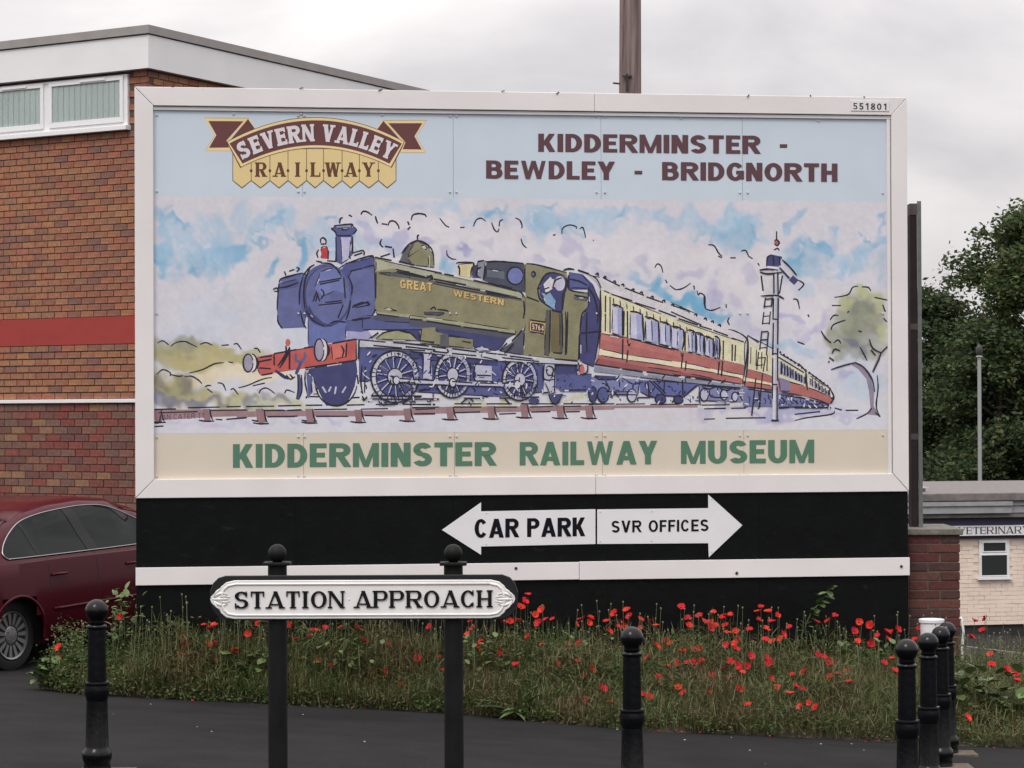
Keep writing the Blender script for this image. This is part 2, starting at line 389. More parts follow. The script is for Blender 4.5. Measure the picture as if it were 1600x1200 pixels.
def wrap(b, z0, z1, ov):
    p = [(-LW-ov, -ov), (ov, -ov), (SD.x*SLn+ov, SD.y*SLn), (-LW-ov, SLn)]
    b.add([(x, y, z0) for x, y in p]+[(x, y, z1) for x, y in p], [(0,1,5,4),(1,2,6,5),(2,3,7,6),(3,0,4,7),(4,5,6,7),(3,2,1,0)])
wrap(b, z_fas, z_cap-0.012, OV)
b.build('fascia', m_fascia, bl)
b = MB(); wrap(b, z_cap, z_top, OV+0.025); b.build('roof_edge', m_trim, bl)
b = MB(); b.box((-LW, -0.012, z_r0), (0.004, 0.02, z_r1)); b.build('painted_band', m_red, bl)
b = MB(); b.box((-LW, -0.045, z_s0), (0.01, 0.02, z_s1)); b.build('white_strip', m_fascia, bl, bevel=0.004)
# windows: two casements in view, a third to the left
u_r, zw1 = fac(202.5, 116); zw0 = fac(202, 196)[1]; zs0 = fac(202, 203.5)[1]
u_m = fac(78, 150)[0]; pw = u_r-u_m
win = MB(); win.box((u_r-3*pw-0.03, -0.035, zw0), (u_r, 0.02, zw1)); window = win.build('window', m_whiteframe, bl, bevel=0.004)
for k in range(3):
    u0, u1 = u_r-(k+1)*pw+0.03, u_r-k*pw-0.05
    f = MB()
    for (a, c, d, e) in ((u0, u1, zw0+0.035, zw0+0.09), (u0, u1, zw1-0.06, zw1-0.015), (u0, u0+0.045, zw0+0.09, zw1-0.06), (u1-0.045, u1, zw0+0.09, zw1-0.06)):
        f.box((a, -0.055, d), (c, -0.036, e))
    f.build('sash', m_whiteframe, window, bevel=0.003)
    n = 12; ww = (u1-u0-0.09)/n; sl_ = MB()
    for i in range(n):
        ua = u0+0.045+i*ww; sl_.add([(ua, -0.0365, zw0+0.09), (ua+ww*0.96, -0.0405, zw0+0.09), (ua+ww*0.96, -0.0405, zw1-0.06), (ua, -0.0365, zw1-0.06)], [(0, 1, 2, 3)])
    stuff(sl_.build('vertical_blind', m_blind, window, recalc=False))
    g = MB(); g.box((u0+0.045, -0.047, zw0+0.09), (u1-0.045, -0.045, zw1-0.06)); g.build('pane', m_clear, window)
    v = MB(); v.box((u0+pw*0.4, -0.066, zw1-0.045), (u0+pw*0.72, -0.056, zw1-0.02)); v.build('trickle_vent', m_whiteframe, window)
s = MB(); s.box((u_r-3*pw-0.06, -0.09, zs0), (u_r+0.02, 0.0, zw0-0.002)); s.build('sill', m_whiteframe, window, bevel=0.004)
# bricks: a proud course pattern; those that show are single objects, the others one mass
def brick_mesh(name, ln, h, m):
    b = MB(); b.box((0, -0.012, 0), (ln, 0.03, h)); o = b.build(name, m); me = o.data; bpy.data.objects.remove(o); return me
cand = []
for (za, zb, pit, ln, key) in ((z_s1, z_r0, 0.0695, 0.19, 'u'), (z_r1, z_fas, 0.0695, 0.19, 'u'), (0.0, z_s0, 0.081, 0.208, 'l')):
    n = int((zb-za)/pit)
    for i in range(n):
        z = (za+0.006+i*(zb-za)/n) if key == 'u' else (zb-0.006-(i+1)*pit)
        off = (ln/2 if i % 2 else 0)+random.uniform(-0.008, 0.008); k = 0; u = -off
        while u > -LW:
            L_ = ln-0.011; u0 = u-L_
            if i % 2 and k == 0: pass
            cand.append((u0, z, min(u, 0.0)-u0, pit-0.010, key)); u -= ln; k += 1
        if off > 0.02: cand.append((-off+0.010, z, off-0.010, pit-0.010, key))
def hidden(c):
    u, z = c[0]+c[2]/2, c[1]+c[3]/2
    return (u_r-3*pw-0.08 < u < u_r+0.02 and zs0-0.03 < z < zw1+0.03)
cand = [c for c in cand if not hidden(c) and c[1]+c[3] < z_fas]
u_left = fac(0, 500)[0]; z_car = fac(120, 772)[1]
def shown(c): return c[0]+c[2] > u_left-0.02 and c[0] < fac(209, 500)[0] and c[1] > z_car-0.12
vis = [c for c in cand if shown(c)]; vis.sort(key=lambda c: -(c[0]))
vis_set = set(vis[:300]); cache = {}
mass_u, mass_l = MB(), MB()
for c in cand:
    if c in vis_set:
        key = (round(c[2], 2), c[4])
        if key not in cache: cache[key] = brick_mesh('brick', c[2], c[3], m_brick_up if c[4] == 'u' else m_brick_low)
        o = bpy.data.objects.new('brick', cache[key]); C.objects.link(o); o.parent = wall; o.location = (c[0], random.uniform(-0.003, 0.003), c[1])
    else:
        (mass_u if c[4] == 'u' else mass_l).box((c[0], -0.012, c[1]), (c[0]+c[2], 0.02, c[1]+c[3]))
Ms = Matrix(((SD.x, SD.y, 0), (SD.y, -SD.x, 0), (0, 0, 1))).to_4x4()
for i in range(int(z_fas/0.0695)):
    for k in range(int(SLn/0.19)):
        u = k*0.19+(0.095 if i % 2 else 0.0)
        mass_u.box((u+0.006, -0.0, z_fas-0.006-(i+1)*0.0695), (u+0.184, 0.012, z_fas-0.016-i*0.0695), M=Ms)
stuff(mass_u.build('brickwork', m_brick_up_i, bl)); stuff(mass_l.build('brickwork', m_brick_low_i, bl))
tag(bl, 'brown brick building with white fascia, red painted band and strip windows', 'building')

# ------------------------------------------------------------------ veterinary building on the right
VY = 48.0; VYAW = R_(12)
vax = Vector((math.cos(VYAW), math.sin(VYAW), 0)); vn = Vector((-math.sin(VYAW), math.cos(VYAW), 0))
v0 = at_depth(1550, 900, VY); GZV = gz(v0.x, v0.y)-0.2
vb = empty('veterinary_building', (v0.x, v0.y, GZV), VYAW)
def vf(px, py, off=0.0):
    r = ray(px, py); o = Vector((0, 0, CAM_H))-Vector((v0.x, v0.y, 0))+vn*off; t = -o.dot(vn)/r.dot(vn); p = o+r*t
    return p.dot(vax), p.z-GZV
vz = lambda py: vf(1550, py)[1]
m_paintbrick = mat('cream_painted_brick', tuple(v*1.2 for v in lin((214, 198, 184))), 0.8, noise=(3, 0.07), bump=(40, 0.4, 0.01))
m_plinth = mat('dark_plinth', (0.02, 0.02, 0.022), 0.8)
m_felt = mat('roof_felt', (0.17, 0.155, 0.15), 0.9, noise=(7, 0.3, 6))
m_fgrey = mat('grey_fascia', (0.30, 0.31, 0.32), 0.7, noise=(5, 0.15))
m_fbrown = mat('weathered_board', (0.19, 0.17, 0.165), 0.85, noise=(6, 0.3))
m_navy = mat('navy_paint', (0.03, 0.03, 0.06), 0.6)
XL, XR, DP = -4.2, 9.0, 7.0
b = MB(); b.box((XL, 0.02, vz(976)), (XR, DP, vz(840))); b.build('wall', mat('cream_mortar', tuple(v*1.15 for v in lin((208, 192, 178))), 0.9), vb)
b = MB(); z = vz(976); i = 0
while z < vz(841)-0.07:
    x = -1.9-(0.11 if i % 2 else 0)+random.uniform(-.02, .02)
    while x < 3.2:
        if not (vf(1529, 870)[0]-0.03 < x+0.1 < vf(1577, 870)[0]+0.03 and vz(906) < z+0.03 < vz(842)):
            b.box((x, random.uniform(0.004, 0.010), z), (x+random.uniform(0.210, 0.2195), 0.03, z+random.uniform(0.068, 0.0765)))
        x += 0.22
    z += 0.078; i += 1
stuff(b.build('painted_brickwork', m_paintbrick, vb))
b = MB(); b.box((XL+.02, 0.05, -0.3), (XR-.02, DP-.02, vz(976)-0.002)); b.build('plinth', m_plinth, vb)
b = MB(); b.box((XL-0.3, -0.34, vz(782)), (XR+.3, DP+.3, vz(769))); roof = b.build('roof', m_felt, vb, bevel=0.02)
xb = vf(1572, 790)[0]
for (x0, x1, yy) in ((XL-0.28, xb, -0.33), (xb+0.004, XR+0.28, -0.27)):
    b = MB(); b.box((x0, yy, vz(789.5)), (x1, 0.1, vz(782.6))); b.box((x0, yy+0.03, vz(801)), (x1, 0.1, vz(790))); b.build('fascia_board', m_fgrey, roof, bevel=0.008)
b = MB(); b.box((XL-0.2, -0.22, vz(808)), (XR+.2, 0.1, vz(801.4))); b.build('lower_board', m_fbrown, roof, bevel=0.01)
b = MB(); b.box((XL-0.1, -0.10, vz(820)), (XR+.1, 0.02, vz(808.4))); b.box((XL-0.1, -0.05, vz(841)), (XR+.1, 0.02, vz(836.2))); b.build('navy_board', m_navy, vb)
b = MB(); b.box((-0.25, -0.2, vz(768)), (0.0, 0.05, vz(760)));
vent = MB(); vx = vf(1457, 765)[0]; vent.lathe([(0.09, vz(772)), (0.09, vz(763))], 12, M=Matrix.Translation((vx, 0.6, 0))); vent.lathe([(0.17, vz(763)), (0.16, vz(762)), (0.02, vz(759.5))], 12, M=Matrix.Translation((vx, 0.6, 0)))
vent.build('roof_vent', mat('vent_zinc', (0.25, 0.25, 0.26), 0.6), roof)
# sign board with lettering
sb = MB(); sb.box((vf(1436, 830)[0], -0.135, vz(836)), (XR, -0.105, vz(820.5))); sign = sb.build('sign_board', mat('sign_white', (0.75, 0.75, 0.77), 0.5), vb)
polys, tw = text_polys('YOUR VETERINARY', 0.17, 0.07, 0.16, ser=0.07, sth=0.05, space=0.5)
x0, x1 = vf(1437.5, 829)[0], vf(1604, 827)[0]; kx = (x1-x0)/tw; z0, z1 = vz(833.4), vz(822.4)
b = MB()
for i, q in enumerate(polys):
    y = -0.1365-0.00012*(i % 40); b.add([(x0+p[0]*kx, y, z0+p[1]*(z1-z0)) for p in q], [tuple(range(len(q)))])
b.build('lettering', mat('sign_black', (0.03, 0.03, 0.035), 0.6), sign, recalc=False)
# window
wx0, wx1 = vf(1529.5, 870)[0], vf(1577, 870)[0]
b = MB(); b.box((wx0, -0.02, vz(903)), (wx1, 0.06, vz(843.5))); wv = b.build('window', m_whiteframe, vb, bevel=0.006)
for (a, c, d, e) in ((1536, 1570.3, 861, 848), (1533, 1572.5, 898.7, 867.5)):
    b = MB(); b.box((vf(a, 880)[0], -0.024, vz(d)), (vf(c, 880)[0], -0.021, vz(e))); b.build('pane', m_glass, wv)
    b = MB(); q = 0.02
    x0, x1, z0, z1 = vf(a, 880)[0], vf(c, 880)[0], vz(d), vz(e)
    for bb in ((x0-q, z0-q, x1+q, z0), (x0-q, z1, x1+q, z1+q), (x0-q, z0, x0, z1), (x1, z0, x1+q, z1)): b.box((bb[0], -0.035, bb[1]), (bb[2], -0.0205, bb[3]))
    b.build('sash', m_whiteframe, wv, bevel=0.003)
b = MB(); b.box((wx0-0.04, -0.07, vz(905.5)), (wx1+0.04, 0.0, vz(903.2))); b.build('sill', m_whiteframe, wv)
tag(vb, 'low cream painted brick building with flat felt roof and veterinary sign', 'building')

# a pale house far behind the trees
h0 = at_depth(1445, 740, 95.0); hz_ = gz(h0.x, h0.y)
fh = empty('pale_house', (h0.x, h0.y, hz_), 0.1)
b = MB(); b.box((-2.6, 0, -0.3), (2.2, 5, at_depth(1445, 716, 95.0).z-hz_)); b.build('wall', mat('pale_render', lin((214, 200, 190)), 0.85, noise=(1, 0.05)), fh)
zr = at_depth(1445, 716, 95.0).z-hz_
b = MB(); b.add([(-2.8, -0.2, zr), (2.4, -0.2, zr), (2.4, 5.2, zr), (-2.8, 5.2, zr), (-2.8, 2.5, zr+1.6), (2.4, 2.5, zr+1.6)], [(0,1,5,4),(3,4,5,2),(0,4,3),(1,2,5),(0,3,2,1)]); b.build('roof', mat('slate', (0.09, 0.09, 0.1), 0.8, noise=(8, 0.2)), fh)
b = MB(); b.box((-1.6, -0.03, zr-1.9), (-0.7, 0.02, zr-0.8)); b.build('window', m_glass, fh)
tag(fh, 'pale rendered house wall glimpsed behind the dark trees', 'house')

# ------------------------------------------------------------------ brick pier with coping beside the hoarding
PY = 21.62; p0 = at_depth(1420.5, 900, PY); p1 = at_depth(1500, 900, PY); pz1 = at_depth(1460, 836, PY).z; pzc = at_depth(1460, 826, PY).z
pg = gz(p0.x, PY)-0.15
pr = empty('brick_pier', (p0.x, PY, pg)); PW = p1.x-p0.x; PH = pz1-pg; PD = 0.9
m_mort2 = mat('pale_mortar', (0.10, 0.085, 0.072), 0.95, noise=(30, 0.3))
PB = [lin(c) for c in ((88,48,44),(80,46,42),(94,56,48),(72,46,44),(84,42,40),(66,48,46),(90,60,52))]
m_pbrick = mat('pier_brick', (0.1, 0.05, 0.04), 0.9, noise=(28, 0.35), rnd=PB, bump=(90, 0.6, 0.006))
b = MB(); b.box((0.008, 0.008, 0), (PW-0.008, PD-0.008, PH-0.001)); b.build('core', m_mort2, pr)
nco = int(PH/0.0783)
for i in range(nco):
    z = PH-(i+1)*0.0783+0.010
    sp = [(0, PW*0.36), (PW*0.36+0.011, PW)] if i % 2 else [(0, PW*0.60), (PW*0.60+0.011, PW)]
    for (a, c) in sp:
        b = MB(); d = random.uniform(-0.004, 0.004); b.box((a, d, z), (c+random.uniform(-0.003, 0.003), 0.11, z+0.0683)); b.build('brick', m_pbrick, pr, bevel=0.005)
    if i < 14:
        n = 4
        for k in range(n):
            y0 = 0.115+k*(PD-0.115)/n; b = MB(); b.box((PW-0.1, y0, z), (PW+random.uniform(-.003, .003), y0+(PD-0.115)/n-0.011, z+0.0683)); b.build('brick', m_pbrick, pr, bevel=0.005)
b = MB(); b.box((-0.03, -0.03, PH), (PW+0.025, PD+0.03, pzc-pg)); b.build('coping', mat('coping_stone', (0.15, 0.14, 0.12), 0.95, noise=(18, 0.4), bump=(40, 0.5, 0.01)), pr, bevel=0.008)
tag(pr, 'dark red brick pier with stone coping at the end of the hoarding', 'brick pier')
# upright timber and steel channel standing on the pier
q0 = at_depth(1421.5, 318, 21.95); zt = q0.z
up = empty('hoarding_post', (q0.x, 21.95, pzc)); H = zt-pzc
wpx = 21.95/FPX
b = MB(); b.box((0, 0, 0.001), (11*wpx, 0.16, H-0.10)); b.build('timber', mat('dark_timber', (0.035, 0.024, 0.025), 0.9, noise=(6, 0.3)), up)
b = MB(); b.box((0, -0.006, H-0.098), (11*wpx, 0.16, H)); b.build('timber_cap', mat('grey_timber', (0.13, 0.11, 0.1), 0.9, noise=(9, 0.3)), up)
b = MB(); b.box((11*wpx+0.001, -0.01, 0.001), (17.5*wpx, 0.0, H+0.02)); b.box((15.8*wpx, 0.0, 0.001), (17.5*wpx, 0.09, H+0.02)); b.build('steel_channel', mat('galvanised_steel', (0.20, 0.21, 0.20), 0.6, metal=0.4, noise=(12, 0.2)), up)
for zz in (H*0.61, H*0.27):
    b = MB(); b.box((0, -0.004, zz), (11*wpx, -0.001, zz+0.05)); b.build('bracket', mat('bracket_steel', (0.1, 0.09, 0.09), 0.7), up)
tag(up, 'dark timber upright with galvanised steel channel standing on the pier', 'post')

# ------------------------------------------------------------------ telegraph pole and lamp post
py_ = 29.0; a = at_depth(979, 146, py_); g0 = gz(a.x, py_)-0.3
pp = empty('telegraph_pole', (a.x, py_, g0)); hp = 9.5
m_wood = bpy.data.materials.new('pole_wood'); m_wood.use_nodes = True
t = m_wood.node_tree; bs = t.nodes['Principled BSDF']; bs.inputs['Roughness'].default_value = 0.9
tcn = t.nodes.new('ShaderNodeTexCoord'); mpn = t.nodes.new('ShaderNodeMapping'); mpn.inputs['Scale'].default_value = (26, 26, 1.3)
nn = t.nodes.new('ShaderNodeTexNoise'); nn.inputs['Scale'].default_value = 1.0; nn.inputs['Detail'].default_value = 7
rr = t.nodes.new('ShaderNodeValToRGB'); rr.color_ramp.elements[0].position = 0.32; rr.color_ramp.elements[0].color = (*lin((84, 70, 68)), 1); rr.color_ramp.elements[1].position = 0.68; rr.color_ramp.elements[1].color = (*lin((142, 124, 120)), 1)
t.links.new(tcn.outputs['Object'], mpn.inputs[0]); t.links.new(mpn.outputs[0], nn.inputs[0]); t.links.new(nn.outputs[0], rr.inputs[0]); t.links.new(rr.outputs[0], bs.inputs['Base Color'])
b = MB(); b.lathe([(0.148, 0), (0.14, 3.0), (0.132, 5.0), (0.125, 7.0), (0.115, hp)], 20, M=Matrix.Shear('XY', 4, (0.006, 0.0))); b.build('shaft', m_wood, pp, smooth='auto')
zb = at_depth(979, 122, py_).z-g0
b = MB(); b.box((-0.055, -0.150, zb-0.006), (0.055, -0.12, zb+0.012)); b.box((-0.012, -0.149, zb-0.16), (0.012, -0.12, zb+0.03)); b.build('bracket', mat('old_iron', (0.03, 0.027, 0.027), 0.8), pp)
b = MB(); b.tube([(-0.05, -0.03, zb-0.07), (-0.155, -0.03, zb-0.06)], 0.01, 6); b.build('step_bolt', bpy.data.materials['old_iron'], pp)
tag(pp, 'weathered wooden telegraph pole rising behind the hoarding', 'telegraph pole')

ly = 62.0; a = at_depth(1530, 552, ly); g0 = gz(a.x, ly); lp = empty('lamp_post', (a.x, ly, g0)); h = a.z-g0-0.1
m_lgrey = mat('lamp_grey', (0.33, 0.34, 0.35), 0.5, metal=0.3)
b = MB(); b.lathe([(0.075, 0), (0.075, 1.0), (0.052, 1.02), (0.046, h)], 14); b.build('column', m_lgrey, lp, smooth='auto')
b = MB(); b.lathe([(0.085, h), (0.09, h+0.02), (0.04, h+0.05)], 14); b.build('collar', m_lgrey, lp)
b = MB(); b.lathe([(0.04, h+0.05), (0.075, h+0.09), (0.085, h+0.22), (0.045, h+0.29), (0.015, h+0.32)], 14); b.build('lantern', mat('lantern_black', (0.015, 0.015, 0.017), 0.4), lp, smooth='auto')
tag(lp, 'slim grey lamp post with small dark lantern in front of trees', 'lamp post')

# ------------------------------------------------------------------ trees
m_bark = mat('bark', (0.05, 0.04, 0.032), 0.95, noise=(6, 0.4))
def leafmat(name, cols):
    m = mat(name, (0.05, 0.07, 0.03), 0.6, rnd=cols, isl=True, spec=0.25)
    t = m.node_tree; b = t.nodes['Principled BSDF']; b.inputs['Subsurface Weight'].default_value = 0.0
    tr = t.nodes.new('ShaderNodeBsdfTranslucent'); mx = t.nodes.new('ShaderNodeMixShader'); mx.inputs[0].default_value = 0.25
    src = b.inputs['Base Color'].links[0].from_socket; t.links.new(src, tr.inputs[0])
    t.links.new(b.outputs[0], mx.inputs[1]); t.links.new(tr.outputs[0], mx.inputs[2]); t.links.new(mx.outputs[0], t.nodes['Material Output'].inputs[0])
    return m
m_leafA = leafmat('tree_leaf', [(0.058, 0.092, 0.034), (0.08, 0.118, 0.04), (0.044, 0.072, 0.028), (0.115, 0.125, 0.044), (0.065, 0.10, 0.044)])
m_leafB = leafmat('dark_tree_leaf', [(0.036, 0.062, 0.026), (0.052, 0.082, 0.030), (0.028, 0.050, 0.023), (0.072, 0.084, 0.030)])
def leafmat2(name, ca_, cb_, scale=1.6):
    m = leafmat(name, ca_); t = m.node_tree; b = t.nodes['Principled BSDF']; r1 = b.inputs['Base Color'].links[0].from_node
    r2 = t.nodes.new('ShaderNodeValToRGB'); r2.color_ramp.interpolation = 'CONSTANT'; e = r2.color_ramp.elements
    for i, c in enumerate(cb_):
        if i < 2: e[i].position = i/len(cb_); e[i].color = (*c, 1)
        else: q = e.new(i/len(cb_)); q.color = (*c, 1)
    t.links.new(r1.inputs[0].links[0].from_socket, r2.inputs[0])
    tcn = t.nodes.new('ShaderNodeTexCoord'); n = t.nodes.new('ShaderNodeTexNoise'); n.inputs['Scale'].default_value = scale; n.inputs['Detail'].default_value = 3
    rr_ = t.nodes.new('ShaderNodeValToRGB'); rr_.color_ramp.elements[0].position = 0.45; rr_.color_ramp.elements[1].position = 0.64
    mx = t.nodes.new('ShaderNodeMix'); mx.data_type = 'RGBA'; t.links.new(tcn.outputs['Object'], n.inputs[0]); t.links.new(n.outputs[0], rr_.inputs[0]); t.links.new(rr_.outputs[0], mx.inputs[0])
    t.links.new(r1.outputs[0], mx.inputs[6]); t.links.new(r2.outputs[0], mx.inputs[7])
    for l in list(r1.outputs[0].links):
        if l.to_node != mx: t.links.remove(l)
    t.links.new(mx.outputs[2], b.inputs['Base Color'])
    for nd in t.nodes:
        if nd.type == 'BSDF_TRANSLUCENT': t.links.new(mx.outputs[2], nd.inputs[0])
    return m
def leaves_mesh(name, centres, per, spread, size, m, parent):
    n = len(centres)*per
    c = np.repeat(np.array(centres), per, axis=0)+rng.normal(0, 1, (n, 3))*np.repeat(np.array(spread)[:, None], per, axis=0)*np.array([1, 1, 0.62])
    a = rng.normal(0, 1, (n, 3)); a /= np.linalg.norm(a, axis=1)[:, None]; a[:, 2] *= 0.6
    bq = np.cross(a, rng.normal(0, 1, (n, 3))); bq /= np.linalg.norm(bq, axis=1)[:, None]
    s = size*rng.uniform(0.6, 1.25, (n, 1)); a = a*s; bq = bq*s*0.42
    V = np.stack([c-a, c-a*0.1+bq, c+a, c-a*0.1-bq], axis=1).reshape(-1, 3)
    me = bpy.data.meshes.new(name); me.vertices.add(4*n); me.vertices.foreach_set('co', V.ravel())
    me.loops.add(4*n); me.loops.foreach_set('vertex_index', np.arange(4*n, dtype=np.int32))
    me.polygons.add(n); me.polygons.foreach_set('loop_start', np.arange(0, 4*n, 4, dtype=np.int32)); me.polygons.foreach_set('loop_total', np.full(n, 4, dtype=np.int32))
    me.update(calc_edges=True); me.materials.append(m)
    o = bpy.data.objects.new(name, me); C.objects.link(o); o.parent = parent; return o
def tree(px, py_top, y, rad, m, label, nb=46, per=360, seed=1, zfloor=0.12, size=0.13):
    rd = random.Random(seed)
    top = at_depth(px, py_top, y); g0 = gz(top.x, y); H = top.z-g0
    root = empty('broadleaf_tree', (top.x, y, g0)); tb = MB()
    tb.tube([(0, 0, -0.3), (0.05, 0, H*0.2), (-0.05, 0.05, H*0.5), (0.05, 0, H*0.8)], [0.26, 0.22, 0.15, 0.05], 9)
    cen, spr = [], []
    for i in range(nb):
        t = rd.uniform(zfloor, 1.0); a = rd.uniform(0, 2*math.pi)
        prof = (1-abs(t-0.45)/0.62)**0.6 if abs(t-0.45) < 0.62 else 0.12
        r = rad*max(0.12, prof)*math.sqrt(rd.uniform(0.25, 1.0))*rd.uniform(0.8, 1.12)
        p = Vector((math.cos(a)*r, math.sin(a)*r, H*(0.04+0.92*t)))
        s = Vector((0, 0, max(H*0.12, p.z-rd.uniform(0.5, 1.4))))
        mid = s.lerp(p, 0.55)+Vector((rd.uniform(-.2, .2), rd.uniform(-.2, .2), 0.2))
        tb.tube([s, mid, p], [0.06, 0.035, 0.012], 5)
        for k in range(5):
            q = mid.lerp(p, rd.uniform(0.4, 1.2))+Vector((rd.gauss(0, .28), rd.gauss(0, .28), rd.gauss(0, .2))); cen.append(tuple(q)); spr.append(rd.uniform(0.16, 0.34))
    tb.build('trunk', m_bark, root, smooth=True)
    leaves_mesh('crown', cen, per//5, spr, size, m, root)
    tag(root, label, 'tree', 'trees behind the veterinary building'); return root
tree(1655, 285, 70.0, 3.6, m_leafA, 'tall broadleaf tree with spreading ragged crown above its neighbours', nb=130, per=560, seed=3, size=0.10)
tree(1470, 452, 74.0, 1.9, m_leafB, 'dense dark broadleaf tree close beside the hoarding edge', nb=80, per=620, seed=5, size=0.10)
tree(1560, 508, 69.0, 2.1, m_leafB, 'low dark bushy tree behind the slim lamp post', nb=86, per=620, seed=9, size=0.10)

# ------------------------------------------------------------------ the hoarding: frame, black boarding, printed panels
BX, BYY, BYAW, BWID = -3.0205, 20.5183, 0.1457, 6.41
BZ0 = gz(BX, BYY)-0.1
bax = Vector((math.cos(BYAW), math.sin(BYAW), 0)); bn = Vector((-math.sin(BYAW), math.cos(BYAW), 0))
hb = empty('railway_hoarding', (BX, BYY, BZ0), BYAW)
def art(px, py, off=0.0):                               # a point of the flat print in the hoarding's own u, z
    r = ray(px, py); o = Vector((0, 0, CAM_H))-Vector((BX, BYY, 0))-bn*off; t = -o.dot(bn)/r.dot(bn); p = o+r*t
    return p.dot(bax), p.z-BZ0
ZT, ZB, ZS1, ZS0 = 4.753-BZ0, 1.449-BZ0, 0.897-BZ0, 0.751-BZ0
FW = 0.150
def whitewood(name, seed):
    m = mat(name, (0.74, 0.715, 0.71), 0.55, noise=(1.7+seed*0.2, 0.06, 6), bump=(25, 0.15, 0.004)); t = m.node_tree; b = t.nodes['Principled BSDF']
    n = t.nodes.new('ShaderNodeTexNoise'); n.inputs['Scale'].default_value = 7; n.inputs['Detail'].default_value = 9; n.inputs['Roughness'].default_value = 0.7
    tcn = t.nodes.new('ShaderNodeTexCoord'); t.links.new(tcn.outputs['Object'], n.inputs[0])
    r = t.nodes.new('ShaderNodeValToRGB'); r.color_ramp.elements[0].position = 0.66; r.color_ramp.elements[0].color = (0, 0, 0, 1); r.color_ramp.elements[1].position = 0.78; r.color_ramp.elements[1].color = (0.55, 0.55, 0.55, 1)
    mx = t.nodes.new('ShaderNodeMix'); mx.data_type = 'RGBA'; mx.inputs[7].default_value = (0.36, 0.33, 0.31, 1)
    src = b.inputs['Base Color'].links[0].from_socket
    t.links.new(n.outputs[0], r.inputs[0]); t.links.new(r.outputs[0], mx.inputs[0]); t.links.new(src, mx.inputs[6]); t.links.new(mx.outputs[2], b.inputs['Base Color'])
    return m
m_frame = whitewood('white_painted_timber', 0)
def frame_piece(name, poly, y0=0.0, y1=0.07): 
    b = MB(); b.prism(poly, y0, y1); return b.build(name, m_frame, hb, bevel=0.004)
g = 0.0015; ju = art(929, 160)[0]; jb = art(931, 765)[0]
frame_piece('frame_top', [(0.002+g, ZT), (ju-g, ZT), (ju-g, ZT-FW), (FW+g, ZT-FW)])
frame_piece('frame_top', [(ju+g, ZT), (BWID-g, ZT), (BWID-FW*0.9-g, ZT-FW), (ju+g, ZT-FW)], 0.002)
frame_piece('frame_bottom', [(0.002+g, ZB), (FW+g, ZB+FW), (jb-g, ZB+FW), (jb-g, ZB)])
frame_piece('frame_bottom', [(jb+g, ZB), (jb+g, ZB+FW), (BWID-FW*0.9-g, ZB+FW), (BWID-g, ZB)], 0.003)
frame_piece('frame_side', [(0, ZT-g*2), (FW-g, ZT-FW), (FW-g, ZB+FW), (0, ZB+g*2)])
frame_piece('frame_side', [(BWID, ZT-g*2), (BWID, ZB+g*2), (BWID-FW*0.9+g, ZB+FW), (BWID-FW*0.9+g, ZT-FW)])
b = MB(); b.box((FW, 0.02, ZT-FW-0.032), (BWID-FW*0.9, 0.045, ZT-FW-0.006)); b.build('batten', m_frame, hb)
b = MB(); b.box((BWID-FW*0.9-0.034, 0.021, ZB+FW), (BWID-FW*0.9-0.006, 0.045, ZT-FW-0.034)); b.build('batten', m_frame, hb)
m_black = mat('black_boarding', (0.0028, 0.0038, 0.0036), 0.5, spec=0.12, noise=(5, 0.35, 8), bump=(18, 0.5, 0.006))
specks(m_black, 6, 0.62, 0.75, (0.02, 0.021, 0.02), 0.7, (1, 1, 3)); specks(m_frame, 3.5, 0.66, 0.8, (0.40, 0.36, 0.33), 0.5, (3, 3, 0.5))
nb = 5
for k in range(nb):                                     # black sheets below the frame, butted
    u0, u1 = 0.004+k*(BWID-0.008)/nb+0.001, 0.004+(k+1)*(BWID-0.008)/nb-0.001
    b = MB(); b.box((u0, 0.022, -0.6), (u1, 0.06, ZB-0.002)); b.build('black_board', m_black, hb)
b = MB(); b.box((0.05, 0.072, -0.6), (BWID-0.05, 0.10, ZT-0.05)); b.build('backing', mat('backing_ply', (0.10, 0.08, 0.06), 0.9), hb)
jr = art(905, 890)[0]
b = MB(); b.box((0.0, -0.006, ZS0), (jr-0.002, 0.0215, ZS1-0.004)); b.build('white_rail', m_frame, hb, bevel=0.003)
b = MB(); b.box((jr+0.002, -0.004, ZS0-0.004), (BWID+0.002, 0.0215, ZS1)); b.build('white_rail', m_frame, hb, bevel=0.003)
m_bolt = mat('dark_bolt', (0.02, 0.02, 0.02), 0.6)
for (px, py) in ((1408, 885), (1151, 895.5), (806, 888)):
    u, z = art(px, py); b = MB(); b.lathe([(0.013, 0), (0.011, 0.006)], 10, M=Matrix.Translation((u, -0.0062, z)) @ Matrix.Rotation(math.pi/2, 4, 'X')); b.build('bolt_hole', m_bolt, hb)
# posts behind
for u in (0.25, 2.2, 4.2, 6.15):
    b = MB(); b.box((u-0.06, 0.102, -0.7), (u+0.06, 0.25, ZT-0.25)); b.build('rear_post', bpy.data.materials['dark_timber'], hb)
for px in (268, 466, 600, 782, 876, 1172, 1268, 1350):
    u, z = art(px, 140+(px-210)*0.0143-3.5); b = MB(); x1 = random.uniform(-.05, .05)
    b.tube([(u, 0.03, z-0.03), (u+x1*.4, 0.0, z+0.012), (u+x1, -0.008, z+random.uniform(-.01, .02))], 0.0045, 5); b.build('wire_tie', bpy.data.materials['dark_timber'], hb)
tag(hb, 'large white framed hoarding with printed steam train picture and black boarding', 'billboard')

